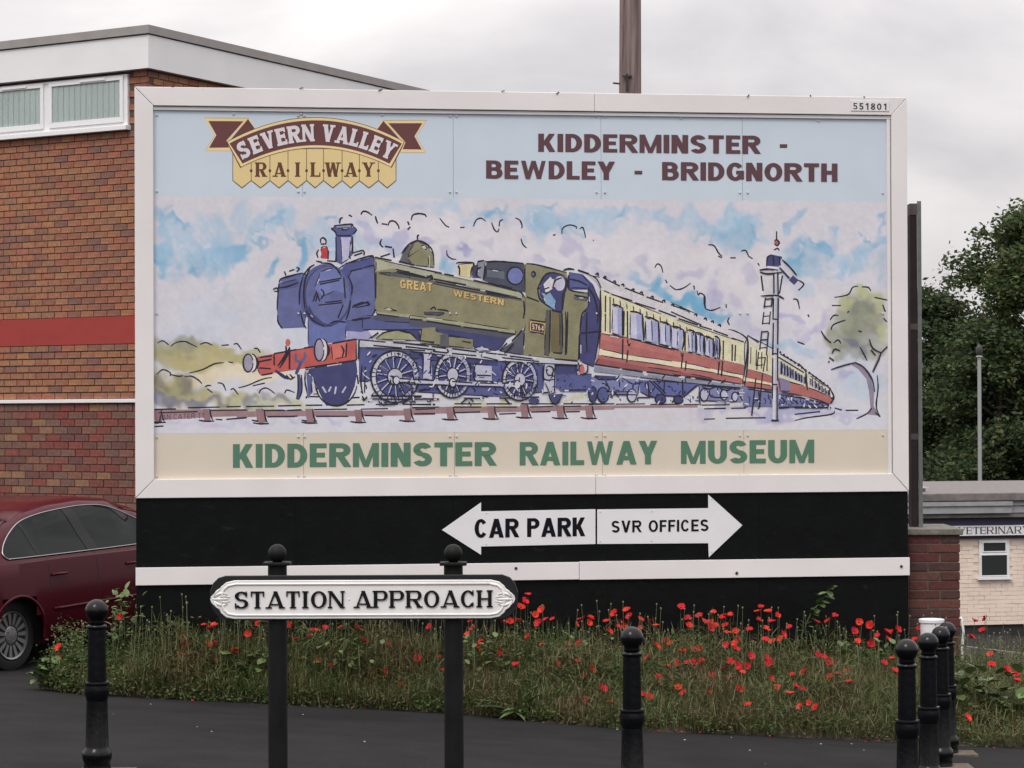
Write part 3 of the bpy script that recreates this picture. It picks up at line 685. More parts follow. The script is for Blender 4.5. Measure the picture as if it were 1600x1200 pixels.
# printed panels: five aluminium sheets
PYF = 0.040
def lk(c, k=1.13): return tuple(min(0.86, v*k) for v in lin(c))
seams = [art(x, 450, PYF)[0] for x in (473.5, 709, 940, 1161)]
ue = [FW-0.004]+seams+[BWID-FW*0.9-0.006]
zlo, zhi = ZB+FW-0.004, ZT-FW-0.006
z_head = art(243, 306, PYF)[1]; z_foot = art(243, 677.5, PYF)[1]
m_sheet = mat('panel_sheet', (0.6, 0.6, 0.62), 0.5)
for k in range(5):
    b = MB(); b.box((ue[k]+0.0012, PYF, zlo), (ue[k+1]-0.0012, PYF+0.004, zhi)); b.build('panel', m_sheet, hb)
b = MB(); b.box((FW-0.01, PYF+0.006, zlo-0.02), (BWID-FW*0.9, PYF+0.012, zhi+0.02)); b.build('panel_gap', mat('gap_dark', (0.12, 0.12, 0.13), 0.9), hb)
def print_mat(nm, lo_, hi_, sc1):
    m = bpy.data.materials.new(nm); m.use_nodes = True; t = m.node_tree; b = t.nodes['Principled BSDF']
    b.inputs['Roughness'].default_value = 0.5; b.inputs['Specular IOR Level'].default_value = 0.3
    at = t.nodes.new('ShaderNodeVertexColor'); at.layer_name = 'Col'; tcn = t.nodes.new('ShaderNodeTexCoord')
    n1 = t.nodes.new('ShaderNodeTexNoise'); n1.inputs['Scale'].default_value = sc1; n1.inputs['Detail'].default_value = 7
    n2 = t.nodes.new('ShaderNodeTexNoise'); n2.inputs['Scale'].default_value = 130; n2.inputs['Detail'].default_value = 2
    ad = t.nodes.new('ShaderNodeMath'); ad.operation = 'ADD'; mr = t.nodes.new('ShaderNodeMapRange')
    mr.inputs[1].default_value = 0.6; mr.inputs[2].default_value = 1.4; mr.inputs[3].default_value = lo_; mr.inputs[4].default_value = hi_
    s = t.nodes.new('ShaderNodeVectorMath'); s.operation = 'SCALE'
    t.links.new(tcn.outputs['Object'], n1.inputs[0]); t.links.new(tcn.outputs['Object'], n2.inputs[0]); t.links.new(n1.outputs[0], ad.inputs[0]); t.links.new(n2.outputs[0], ad.inputs[1])
    t.links.new(ad.outputs[0], mr.inputs[0]); t.links.new(at.outputs[0], s.inputs[0]); t.links.new(mr.outputs[0], s.inputs['Scale']); t.links.new(s.outputs[0], b.inputs['Base Color'])
    return m
m_print = print_mat('watercolour_print', 0.72, 1.22, 13); m_wash = print_mat('watercolour_wash', 0.93, 1.06, 7)
m_head = mat('print_pale_blue', lk((187, 199, 210)), 0.5, noise=(3, 0.03))
m_foot = mat('print_cream', lk((199, 190, 174)), 0.5, noise=(3, 0.03))
for k in range(5):
    b = MB(); b.box((ue[k]+0.0012, PYF-0.0006, z_head), (ue[k+1]-0.0012, PYF-0.0001, zhi)); b.build('header_print', m_head, hb)
    b = MB(); b.box((ue[k]+0.0012, PYF-0.0006, zlo), (ue[k+1]-0.0012, PYF-0.0001, z_foot)); b.build('footer_print', m_foot, hb)

# ---- wash of the painting: soft strokes on a fine grid of coloured points
def vnoise(x, y, sc, seed):
    r = np.random.default_rng(seed); G = r.random((64, 64)); X = x/sc; Y = y/sc
    xi = np.floor(X).astype(int); yi = np.floor(Y).astype(int); fx = X-xi; fy = Y-yi; fx = fx*fx*(3-2*fx); fy = fy*fy*(3-2*fy)
    g_ = lambda a, b: G[a % 64, b % 64]
    return (g_(xi, yi)*(1-fx)+g_(xi+1, yi)*fx)*(1-fy)+(g_(xi, yi+1)*(1-fx)+g_(xi+1, yi+1)*fx)*fy
gu = np.linspace(ue[0], ue[-1], 460); gzz = np.linspace(z_head, z_foot, 150)
bU, bZ = np.meshgrid(gu, gzz); Rt = np.array(cam_rot.transposed())
pw = np.stack([BX+bU*bax.x+bn.x*PYF, BYY+bU*bax.y+bn.y*PYF, bZ+BZ0-CAM_H], -1) @ Rt.T
GXp = 800+FPX*pw[..., 0]/-pw[..., 2]; GYp = 600-FPX*pw[..., 1]/-pw[..., 2]
WX = GXp+(vnoise(GXp, GYp, 22, 1)-0.5)*22+(vnoise(GXp, GYp, 7, 2)-0.5)*9
WY = GYp+(vnoise(GXp, GYp, 22, 3)-0.5)*22+(vnoise(GXp, GYp, 7, 4)-0.5)*9
col = np.zeros(GXp.shape+(3,)); 
def cset(c): return np.array(lk(c))
top_ = cset((202, 200, 208)); bot_ = cset((200, 201, 209))
tt = ((GYp-305)/373)[..., None]; col[:] = top_*(1-tt)+bot_*tt
def wash(cx, cy, ln, wd, ang, c, a=0.8, hard=0.35, soft_src=True):
    dx = WX-cx; dy = WY-cy; ca, sa = math.cos(R_(ang)), math.sin(R_(ang))
    u = (dx*ca+dy*sa)/ln; v = (-dx*sa+dy*ca)/wd; d = np.sqrt(u*u+v*v)
    m = np.clip((1+hard-d)/(2*hard), 0, 1); m = (m*m*(3-2*m)*a*(0.75+0.5*vnoise(GXp, GYp, 12, 9)))[..., None]; m = np.clip(m, 0, 1)
    col[:] = col*(1-m)+cset(c)*m
B1, B2, B3 = (150, 184, 208), (112, 166, 198), (170, 192, 212); LV = (172, 170, 200); WHT = (206, 201, 208)
for q in [  # blue of the sky, left
    (258,375,12,45,0,B1,.8),(262,410,16,30,-20,B1,.7),(285,360,22,16,35,B1,.6),(300,395,28,34,-15,B3,.8),(322,380,20,40,-20,B1,.55),(345,375,14,38,-15,B1,.6),(350,400,40,20,-8,B1,.8),(372,345,12,26,15,B3,.7),(395,365,14,34,20,B1,.6),(372,398,24,14,0,B2,.6),(410,350,16,22,-25,B3,.7),(428,335,14,22,20,B1,.55),(452,338,18,18,-10,B3,.8),(300,425,14,9,60,B2,.6),(258,428,8,12,0,B2,.6),
    (426,418,20,7,-38,B2,.75),(472,398,8,24,10,B2,.8),(480,375,10,24,-15,B2,.55),(500,365,26,22,0,B3,.6),(520,385,12,22,0,B1,.6),(552,375,22,16,10,B1,.5),(575,345,26,8,0,B3,.5),(600,385,24,10,10,B1,.55),(330,490,55,25,0,(190,198,212),.6),(300,530,50,14,0,(186,194,212),.5),(420,470,20,40,0,(190,198,212),.45),(460,520,30,22,0,(186,196,210),.4),
    (612,325,30,7,0,B3,.5),(680,318,40,6,0,B3,.5),(690,408,10,16,10,B2,.7),(705,415,14,10,0,B2,.5),(735,345,16,9,0,B1,.6),(770,338,26,10,10,B2,.45),(700,330,30,9,0,B3,.6),(838,368,11,26,5,B1,.8),(850,345,36,16,0,B1,.7),(880,350,34,16,-10,B1,.5),(835,330,40,8,0,B3,.7),(905,335,36,12,0,B3,.6),(940,350,26,16,10,B3,.6),(960,330,40,10,0,B1,.5),(1010,335,30,12,0,B3,.5),
    (1020,445,8,16,25,B2,.9),(1035,462,22,10,28,B2,.9),(1060,470,26,9,10,B2,.95),(1085,475,20,12,15,B2,.95),(1100,488,24,10,25,B2,.85),(1125,492,14,8,10,B2,.8),(1005,440,20,7,-15,B2,.6),(985,437,10,6,0,B1,.5),(1210,545,16,8,10,B1,.7),(1235,540,22,8,0,B1,.6),(1260,552,26,7,5,B1,.5),
    (1040,345,26,14,20,B1,.6),(1075,340,20,18,-20,B3,.7),(1110,355,26,10,30,B1,.7),(1140,350,30,20,-25,B1,.65),(1158,370,34,22,-10,B2,.5),(1175,350,20,16,20,B1,.6),(1130,392,10,9,0,B1,.6),(1250,400,40,26,-15,B2,.55),(1240,420,26,16,10,B2,.7),(1285,385,18,14,-20,B2,.7),(1270,430,26,12,20,B1,.5),(1305,415,20,22,20,B3,.7),(1330,410,26,20,-10,B1,.6),(1350,400,16,26,10,B1,.5),(1372,380,16,12,10,B2,.55),(1380,420,10,30,0,B1,.5),(1305,360,8,16,10,B1,.5),(1255,455,16,8,0,B3,.6),(1345,600,34,24,0,B3,.5),(1330,560,24,18,0,(180,190,210),.5),
]: wash(*q)
rs = random.Random(41)
for (xa, xb, ya, yb, n_) in ((244,470,335,455,46),(470,600,335,400,14),(700,1000,315,365,26),(1010,1200,330,390,24),(1225,1386,345,440,34)):
    for _ in range(n_): wash(rs.uniform(xa, xb), rs.uniform(ya, yb), rs.uniform(9, 22), rs.uniform(2.2, 5.5), rs.choice((-60, -50, 55, 65, 40, -35))+rs.uniform(-12, 12), rs.choice((B1, B2, (206, 202, 211), (206, 202, 211), B3)), rs.uniform(.35, .7), .4)
for q in [(600,352,40,20,0),(690,362,50,24,0),(770,372,50,22,0),(860,392,60,18,0),(960,395,46,26,0),(1050,408,50,26,0),(1110,425,50,30,0),(1180,450,40,40,0),(1205,400,30,24,0),(1270,490,40,30,0),(640,400,40,10,0)]: wash(*q, (214, 209, 213), .55, .5)
for q in [  # lilac shadows in the smoke and on the ground
    (566,350,14,7,35,LV,.6),(580,370,18,8,45,LV,.6),(608,388,18,7,20,LV,.6),(624,376,8,14,20,LV,.7),(663,372,11,5,0,LV,.7),(690,388,9,10,0,LV,.6),(727,394,16,6,20,(150,152,196),.7),(760,378,14,4,40,LV,.4),(845,410,14,4,0,LV,.7),(890,385,12,10,40,LV,.6),(908,408,16,8,50,LV,.6),(925,405,12,6,20,LV,.5),(945,425,20,6,15,LV,.5),
    (1000,412,14,8,30,LV,.5),(1075,430,26,9,-20,LV,.6),(1115,450,12,24,20,LV,.65),(1120,470,10,14,0,(158,158,196),.6),(1150,470,10,16,-30,LV,.5),(1170,425,12,10,40,LV,.5),(1225,490,14,6,10,LV,.7),(1242,505,8,14,-10,LV,.7),(1262,520,18,7,-30,LV,.6),(1285,505,16,9,-30,LV,.6),(1160,505,14,14,0,LV,.4),(1180,520,14,12,0,LV,.5),(1215,430,10,14,0,LV,.4),
    (1150,645,70,5,-4,(150,152,192),.6),(1240,644,60,6,-8,(152,154,196),.7),(1290,650,60,4,0,LV,.6),(330,659,80,6,0,(190,186,208),.7),(480,655,60,4,0,LV,.5),(1000,655,260,8,0,(205,196,198),.5),(1120,638,60,5,0,(214,204,190),.6),
]: wash(*q)
OL, OL2, SHD = (172, 166, 122), (150, 148, 112), (118, 118, 142)
for q in [  # hedges and fields on the left
    (330,560,95,20,2,OL,.95),(255,555,30,24,0,OL2,.7),(290,545,20,12,0,(140,142,125),.7),(310,565,60,12,0,(184,172,128),.6),(370,555,34,12,4,OL,.9),(400,552,18,10,0,(168,168,120),.8),
    (350,582,70,12,-8,(212,202,178),.95),(400,590,60,10,-6,(214,205,184),.9),(300,590,40,5,-6,(200,192,165),.7),
    (262,605,34,22,5,OL,.95),(285,615,44,20,5,OL2,.8),(330,625,50,12,8,OL,.9),(370,630,40,9,5,(176,174,140),.8),(430,632,45,8,2,(182,184,150),.8),(455,632,20,8,0,(184,186,152),.7),
    (250,598,10,14,30,(128,118,118),.7),(286,598,12,16,20,(126,120,112),.8),(262,622,16,7,20,SHD,.8),(295,625,22,6,0,SHD,.8),(250,630,12,8,0,SHD,.7),(345,629,18,4,0,SHD,.8),(315,632,20,5,0,SHD,.6),(392,630,16,4,0,SHD,.6),(412,620,12,6,20,SHD,.6),(440,630,20,4,5,SHD,.6),(540,628,30,5,0,(190,190,150),.7),(760,630,60,4,0,(186,184,138),.7),(890,626,40,4,0,(184,182,140),.7),
]: wash(*q)
GR, GR2, GR3 = (150, 154, 134), (128, 132, 118), (178, 180, 140)
for q in [  # tree on the right of the painting
    (1340,490,30,26,0,GR,.9),(1325,515,26,20,0,GR,.85),(1355,480,26,18,0,GR2,.8),(1372,500,18,30,0,GR,.85),(1350,520,30,20,0,GR2,.6),(1315,500,12,10,0,GR,.8),(1345,458,18,10,0,GR3,.9),(1372,470,14,12,0,GR3,.7),(1310,535,16,16,0,GR,.8),(1330,545,22,12,0,GR2,.7),(1308,560,14,8,0,GR,.8),(1360,545,20,14,0,GR,.7),(1330,530,10,6,20,(112,112,134),.7),(1345,540,8,6,0,(112,112,134),.6),(1378,530,10,16,0,GR3,.7),(1320,478,14,8,0,GR3,.7),(1322,585,14,5,-20,(160,160,190),.6),
]: wash(*q)
dark = vnoise(GXp, GYp, 5, 12)*0.08+vnoise(GXp, GYp, 60, 13)*0.06; col *= (1.06-dark)[..., None]
n0, n1 = GXp.shape
V = np.stack([bU, np.full(GXp.shape, PYF-0.0012), bZ], -1).reshape(-1, 3)
ii, jj = np.meshgrid(np.arange(n0-1), np.arange(n1-1), indexing='ij'); a0 = (ii*n1+jj).ravel()
F = np.stack([a0, a0+1, a0+n1+1, a0+n1], 1)
me = bpy.data.meshes.new('painting_wash'); me.vertices.add(len(V)); me.vertices.foreach_set('co', V.ravel()); me.loops.add(F.size); me.loops.foreach_set('vertex_index', F.ravel().astype(np.int32))
me.polygons.add(len(F)); me.polygons.foreach_set('loop_start', np.arange(0, F.size, 4, dtype=np.int32)); me.polygons.foreach_set('loop_total', np.full(len(F), 4, dtype=np.int32)); me.update(calc_edges=True)
ca = me.color_attributes.new('Col', 'FLOAT_COLOR', 'POINT'); ca.data.foreach_set('color', np.concatenate([col.reshape(-1, 3), np.ones((len(V), 1))], 1).ravel())
me.materials.append(m_wash); o = bpy.data.objects.new('painting_wash', me); C.objects.link(o); o.parent = hb

# ---- drawn shapes of the painting
ZONES = {'A': (420, 320, 6.154), 'B': (370, 480, 5.161), 'C': (640, 340, 5.0), 'D': (640, 500, 5.0), 'E': (920, 400, 5.0), 'F': (1100, 340, 3.53), 'G': (230, 480, 5.333), 'H': (230, 300, 5.333), 'L': (300, 160, 4.0), 'P': (0, 0, 1.0)}
pic = MB(); LB = np.zeros((14000, 5)); lay = [0]
def layer_of(pts):                                       # stack order: one step above whatever the shape covers
    a = np.array(pts); b4 = (a[:, 0].min()+0.1, a[:, 0].max()-0.1, a[:, 1].min()+0.1, a[:, 1].max()-0.1); n = lay[0]; L_ = LB[:n]
    ov = (L_[:, 0] < b4[1]) & (L_[:, 1] > b4[0]) & (L_[:, 2] < b4[3]) & (L_[:, 3] > b4[2])
    k = 1+(L_[ov, 4].max() if ov.any() else 0); LB[n] = (*b4, k); lay[0] += 1
    return PYF-0.0016-0.00007*k
def zp(zone, X, Y):
    x0, y0, s = ZONES[zone]; return (x0+X/s, y0+Y/s)
def soft(c):                                            # faded print colours
    g_ = 0.3*c[0]+0.55*c[1]+0.15*c[2]; return tuple(v+(g_-v)*0.13+(205-v)*0.05 for v in c)
def flat(mb, pts_px, col, lift=None):
    if mb is pic: col = soft(col)
    y = layer_of(pts_px) if lift is None else lift
    mb.add([(lambda q: (q[0], y, q[1]))(art(px, py, PYF)) for px, py in pts_px], [tuple(range(len(pts_px)))], 0, lk(col))
SKETCH = [0.0]
def P(zone, c, pts):
    pp_ = [zp(zone, *p) for p in pts]; flat(pic, pp_, c)
    if SKETCH[0]:
        n = len(pp_)
        if n > 14: return
        for i in range(n):
            a, b_ = pp_[i], pp_[(i+1) % n]; L_ = math.hypot(b_[0]-a[0], b_[1]-a[1])
            if L_ < 3.5 or random.random() > SKETCH[0]: continue
            t0, t1 = random.uniform(0, .18), random.uniform(.8, 1.0); j = lambda: random.uniform(-.5, .5)
            K('P', [(a[0]+(b_[0]-a[0])*t0+j(), a[1]+(b_[1]-a[1])*t0+j()), (a[0]+(b_[0]-a[0])*(t0+t1)/2+j(), a[1]+(b_[1]-a[1])*(t0+t1)/2+j()), (a[0]+(b_[0]-a[0])*t1+j(), a[1]+(b_[1]-a[1])*t1+j())], 1.0)
            if random.random() < 0.22: K('P', [(a[0]+(b_[0]-a[0])*.3+1.4, a[1]+(b_[1]-a[1])*.3+1.2), (a[0]+(b_[0]-a[0])*.6+1.4, a[1]+(b_[1]-a[1])*.6+1.2)], 0.9, (208, 204, 210))
def ell(cx, cy, rx, ry, n=28, a0=0, a1=360): return [(cx+rx*math.cos(R_(a0+(a1-a0)*k/n)), cy+ry*math.sin(R_(a0+(a1-a0)*k/n))) for k in range(n+(a1-a0 != 360))]
def PE(zone, c, *e): P(zone, c, ell(*e))
INK = (40, 38, 50)
def smooth_pts(pts, m=5):
    if len(pts) < 3: return pts
    out = []; q = [pts[0]]+list(pts)+[pts[-1]]
    for i in range(1, len(q)-2):
        for k in range(m):
            t = k/m; p0, p1, p2, p3 = q[i-1], q[i], q[i+1], q[i+2]
            out.append(tuple(0.5*((2*p1[d])+(-p0[d]+p2[d])*t+(2*p0[d]-5*p1[d]+4*p2[d]-p3[d])*t*t+(-p0[d]+3*p1[d]-3*p2[d]+p3[d])*t**3) for d in (0, 1)))
    return out+[pts[-1]]
def K(zone, pts, wd=1.5, c=INK, sm=True):               # ink stroke, width in photo pixels
    wd = wd*1.55 if wd < 2.5 else wd
    pts = [zp(zone, *p) for p in pts]; pts = smooth_pts(pts) if sm else pts
    n = len(pts); lft, rgt = [], []
    for i, p in enumerate(pts):
        a = pts[max(0, i-1)]; b_ = pts[min(n-1, i+1)]; dx, dy = b_[0]-a[0], b_[1]-a[1]; l = math.hypot(dx, dy) or 1
        ww = wd/2*(0.55+0.45*math.sin(math.pi*(i+0.6)/(n+0.2)))*random.uniform(0.85, 1.15); lft.append((p[0]-dy/l*ww, p[1]+dx/l*ww)); rgt.append((p[0]+dy/l*ww, p[1]-dx/l*ww))
    y = layer_of(lft+rgt)
    vs = [(lambda q: (q[0], y, q[1]))(art(px, py, PYF)) for px, py in lft+rgt]
    pic.add(vs, [(i, i+1, n+i+1, n+i) for i in range(n-1)], 0, lk(c))
def KS(zone, segs, wd=1.5, c=INK):
    for s_ in segs: K(zone, s_, wd, c)
BL, BLD, BLM, OLV = (90, 97, 152), (58, 60, 112), (76, 83, 140), (128, 125, 92)
LIL, GRY, RED, RST = (176, 176, 200), (184, 184, 194), (190, 78, 72), (150, 116, 122)
# rails and chairs
P('G', RST, [(60,855),(840,850),(840,905),(530,915),(60,945)]); P('G', RST, [(930,860),(1300,855),(1300,905),(960,908)])
P('B', RST, [(0,840),(1600,830),(1600,868),(1000,880),(240,880),(0,890)])
P('E', RST, [(0,1168),(850,1166),(850,1184),(0,1190)]); P('D', RST, [(0,680),(850,675),(1150,670),(1600,672),(1600,700),(1100,712),(560,725),(0,735)])
for z_, x, y in (('G',490,880),('G',930,880),('G',1345,880),('B',190,870),('B',580,865),('B',975,860),('B',1370,850),('D',310,710),('D',630,705),('D',890,695),('D',1170,700),('D',1395,700),('G',85,890)):
    s_ = 5.2 if z_ != 'D' else 5.0; P(z_, (140,104,108), [(x-28,y-32),(x+32,y-34),(x+38,y+62),(x-14,y+66)]); K(z_, [(x+32,y-32),(x+40,y+20),(x+56,y+60)], 1.6); K(z_, [(x-60,y+62),(x+0,y+70),(x+70,y+68)], 1.8)
KS('G', [[(60,852),(240,848)],[(340,838),(605,832)],[(660,830),(780,827)],[(825,828),(1060,824)],[(1090,822),(1280,818)],[(1320,818),(1420,816)],[(95,880),(420,870)],[(530,860),(830,856)],[(970,860),(1150,860)],[(1170,862),(1280,858)],[(660,935),(830,920)],[(570,935),(625,938)],[(1000,912),(1230,910)],[(60,995),(135,990)],[(60,965),(100,960),(110,900)]], 1.6)
KS('B', [[(80,800),(300,798)],[(335,798),(520,792)],[(555,790),(690,790)],[(885,790),(1030,786)],[(1120,784),(1300,782)],[(1340,782),(1600,788)],[(225,832),(370,830)],[(400,832),(520,826)],[(620,826),(890,822)],[(1000,822),(1220,818)],[(250,884),(490,878)],[(640,880),(900,880)],[(1030,872),(1180,878)],[(1430,860),(1600,858)],[(1440,824),(1600,818)]], 1.5)
KS('D', [[(0,660),(200,658)],[(350,655),(560,655)],[(600,655),(800,655)],[(870,655),(1150,655)],[(1200,655),(1600,655)],[(20,685),(230,680)],[(345,680),(560,680)],[(660,680),(840,680)],[(940,680),(1120,675)],[(1200,675),(1340,672)],[(345,725),(550,718)],[(700,735),(830,730)],[(950,720),(1100,715)],[(1220,718),(1330,715)]], 1.5)
KS('E', [[(0,1160),(170,1155)],[(210,1158),(440,1155)],[(480,1160),(700,1158)],[(740,1160),(860,1160)],[(880,1165),(1100,1162)],[(1480,1165),(1600,1165)]], 1.4)
# smokebox, tanks, chimney
SKETCH[0] = 0.6
P('A', BL, [(100,745),(118,715),(330,652),(400,700),(340,1180),(120,1190),(88,1130),(80,1050),(82,820)])
P('A', BLM, [(100,760),(280,715),(280,790),(90,830)])
P('B', (92,104,166), [(572,90),(880,90),(878,265),(575,320)]); P('B', (150,150,192), [(880,150),(1060,190),(1090,230),(1060,262),(985,262),(880,262)]); P('B', BLM, [(880,110),(1120,70),(1460,150),(1460,200),(1100,180),(1000,200),(880,190)])
P('A', BL, [(640,640),(740,565),(960,495),(1010,505),(1025,560),(1030,1000),(1000,1065),(800,1110),(700,1120)])
P('A', (70,78,140), [(690,660),(740,570),(1010,510),(1025,600),(800,640),(760,700)])
P('A', BLM, ell(548,872,252,305)); P('A', BLD, ell(560,880,225,290)); P('A', BL, ell(568,868,212,276)); P('A', (104,116,180), [(440,800),(500,640),(640,600),(720,720),(740,860),(640,820),(520,880)])
P('A', BLD, [(375,1030),(440,1100),(540,1165),(620,1165),(520,1130),(430,1050),(385,960)])
P('A', BLM, [(650,300),(808,300),(806,480),(700,575),(640,545)]); P('A', (176,172,206), [(692,312),(790,312),(770,520),(705,560)]); P('A', BLM, [(600,232),(640,198),(800,192),(848,238),(815,278),(800,302),(650,302),(640,270)]); P('A', (130,134,178), [(640,200),(800,194),(790,222),(650,225)])
P('A', (200,52,54), [(500,410),(550,398),(572,440),(568,520),(503,515)]); PE('A', (206,200,206), 524, 352, 26, 26); PE('A', (204,200,206), 485, 470, 20, 38)
KS('A', [[(100,745),(118,712),(215,680),(330,655)],[(88,800),(180,785),(290,745)],[(90,830),(80,1000)],[(85,1060),(90,1130),(130,1190)],[(40,815),(75,800),(90,830),(50,830)],[(150,640),(165,680)],[(195,640),(245,622)],[(265,600),(292,615),(270,645)],[(330,690),(300,800),(292,960)],[(305,1020),(330,1130),(360,1190)],[(330,680),(385,610),(440,575)],[(400,600),(350,720),(335,860),(345,1000)],[(500,560),(600,570),(690,660)],[(470,545),(510,552)],[(560,538),(650,545)],[(760,680),(800,780),(795,870)],[(785,920),(770,1020),(740,1110)],[(480,745),(700,705)],[(490,765),(680,725)],[(480,965),(710,940)],[(540,940),(700,922)],[(425,930),(460,830)],[(450,930),(470,850)],[(490,930),(465,860)],[(500,810),(530,850),(500,910)],[(720,700),(735,900)],[(715,960),(665,1090)],[(350,1010),(420,1110),(540,1170)],[(590,1140),(650,1120),(740,1130)],[(740,565),(960,493),(1010,508),(1022,570)],[(1028,640),(1030,800)],[(1028,850),(1025,1000),(990,1070)],[(780,640),(900,610)],[(910,605),(1010,582),(1090,590),(1190,610)],[(800,985),(960,930)],[(810,970),(900,940),(970,960),(830,990)],[(800,1110),(990,1075)]], 1.7)
KS('A', [[(645,310),(650,545)],[(805,305),(806,470)],[(625,202),(790,186),(800,205)],[(600,232),(640,262),(650,300)],[(845,240),(815,280)],[(655,298),(790,296)],[(700,240),(760,238)],[(600,230),(625,225)],[(800,465),(905,440),(915,490)],[(770,490),(785,520)],[(820,488),(900,462)],[(500,370),(500,330),(525,318),(550,345),(548,380)],[(500,380),(550,375)],[(572,440),(570,525)],[(480,430),(462,470),(475,510)],[(455,540),(500,550)]], 1.7)
# smoke outline
KS('A', [[(680,180),(688,135),(712,122)],[(770,98),(800,115)],[(885,95),(905,65),(945,68),(995,102)],[(1025,108),(1035,150),(1048,180)],[(1085,182),(1140,190)],[(1145,200),(1165,160),(1210,160),(1245,200),(1252,235)],[(1335,240),(1362,210)],[(1335,160),(1350,195)],[(1370,150),(1385,100),(1440,85),(1500,95),(1515,120)],[(1100,410),(1070,375),(1085,330)],[(1115,400),(1185,410)],[(1195,420),(1205,510)]], 1.8)
KS('C', [[(235,5),(280,60),(310,75)],[(395,78),(430,76)],[(498,70),(520,20),(560,5),(595,30)],[(640,38),(660,90),(685,112),(700,85)],[(700,70),(705,30),(730,15)],[(825,2),(860,20),(878,60),(875,85)],[(870,165),(885,210),(915,238)],[(1190,130),(1195,85),(1245,58),(1300,70),(1302,88)],[(1330,90),(1350,75),(1365,110),(1375,160)],[(1120,140),(1140,132)],[(290,255),(295,295),(330,322),(365,325)],[(1440,178),(1432,178)]], 1.5)
KS('E', [[(515,92),(535,62),(565,80),(578,130)],[(598,185),(612,212)],[(632,228),(680,262),(740,250),(795,212)],[(820,230),(825,262)],[(845,270),(855,305),(870,290),(905,315),(908,380),(915,415)],[(910,412),(960,425),(1030,400)],[(1072,375),(1074,405)],[(1098,480),(1085,510),(1100,540)],[(1320,55),(1332,75)],[(1245,0),(1280,22)],[(1110,15),(1140,15)],[(1010,0),(1040,15)]], 1.5)
KS('F', [[(22,150),(55,155),(80,195),(100,215)],[(145,222),(175,222)],[(205,185),(230,182),(245,212)],[(490,450),(515,455),(527,505)],[(572,535),(580,548)],[(515,685),(535,692),(555,700)],[(0,430),(3,480),(10,505)]], 1.6)
# boiler and side tank
P('C', BLD, [(0,780),(830,905),(760,950),(690,1040),(500,1010),(0,960)]); P('A', BLM, [(900,1060),(1600,1110),(1600,1200),(900,1200)])
P('P', OLV, [(585,402),(640,417),(738,438),(816,457),(821,468),(821,510),(806,523),(720,511),(640,498),(589,491),(586,482)])
P('A', (165,166,140), [(1030,525),(1600,640),(1600,690),(1190,612),(1030,640)]); P('C', (160,162,138), [(0,395),(880,592),(885,632),(0,440)])
P('A', (78,80,92), [(1040,655),(1200,650),(1560,715),(1560,735),(1200,690)]); P('C', (92,92,88), [(0,455),(880,640),(880,655),(0,480)])
P('A', (70,74,98), [(1040,1050),(1600,1112),(1600,1150),(1100,1120),(1000,1100)]); P('C', (74,76,94), [(0,790),(400,850),(830,912),(760,945),(400,890),(0,845)])
P('A', (172,172,146), [(1110,1000),(1150,990),(1250,1025),(1150,1015)]); P('A', (150,150,118), [(1030,1030),(1400,1060),(1600,1085),(1600,1110),(1040,1050)]); P('C', (150,150,116), [(0,762),(420,815),(820,880),(830,905),(0,790)])
P('A', OLV, [(1268,560),(1290,470),(1350,385),(1430,352),(1520,385),(1580,480),(1592,605),(1400,585),(1262,542)]); P('A', (92,92,96), [(1255,545),(1290,462),(1350,390),(1400,368),(1352,450),(1338,520),(1372,580)]); P('A', (186,186,176), [(1465,395),(1500,392),(1525,430),(1490,425)]); P('A', (176,176,160), [(1535,490),(1550,490),(1548,600),(1535,600)])
KS('A', [[(1275,470),(1340,385),(1430,345),(1515,375),(1575,450),(1588,580)],[(1430,340),(1430,300),(1445,290)],[(1020,505),(1180,535)],[(1075,500),(1165,470)],[(1225,620),(1500,695)],[(1230,640),(1520,705)],[(1250,545),(1400,580)],[(1520,710),(1560,680),(1580,715)],[(820,1110),(980,1085)],[(1040,1052),(1250,1078)],[(1030,650),(1028,900)]], 1.7)
KS('C', [[(0,382),(250,435)],[(270,440),(345,455)],[(0,440),(110,460)],[(190,480),(440,525)],[(200,500),(550,568)],[(590,575),(780,612)],[(600,590),(870,636)],[(500,490),(700,535)],[(720,540),(850,570),(890,612)],[(0,792),(100,800)],[(130,808),(400,850)],[(420,855),(690,888)],[(700,895),(830,912)],[(890,650),(898,720),(888,790)],[(905,640),(912,740),(905,860),(840,950),(740,1060)],[(880,880),(800,965)],[(130,455),(160,465),(180,480),(150,490)],[(160,720),(190,700),(205,720)],[(215,718),(280,725),(305,735)],[(110,740),(260,745),(240,760)]], 1.8)
P('C', (70,72,84), [(110,738),(255,742),(262,758),(200,765),(112,755)])
P('C', (206,192,138), [(380,366),(490,357),(495,385),(480,402),(476,470),(390,455),(392,402)]); KS('C', [[(365,362),(385,350),(490,352),(498,380),(484,400),(478,465)],[(375,380),(390,400),(388,450)]], 1.7)
P('C', BLD, [(495,385),(530,370),(540,470),(490,470)]); P('C', (130,134,146), [(530,338),(592,332),(582,490),(530,455)]); P('C', (64,70,86), [(600,352),(700,345),(895,362),(905,585),(790,555),(582,495)]); P('C', (92,98,110), [(600,400),(740,420),(740,480),(600,460)])
PE('C', (104,112,176), 825, 455, 58, 62); KS('C', [[(592,345),(700,343),(890,358)],[(580,335),(530,345)],[(560,390),(535,400),(520,440),(540,470)],[(590,380),(575,490)],[(905,365),(910,580)],[(700,525),(800,555)]], 1.9); K('C', ell(825,455,64,68,24), 1.8)
P('C', OLV, [(905,360),(1225,430),(1240,565),(1395,600),(1395,700),(1340,770),(1325,900),(1320,1115),(1130,1100),(880,1075),(895,900),(905,850)])
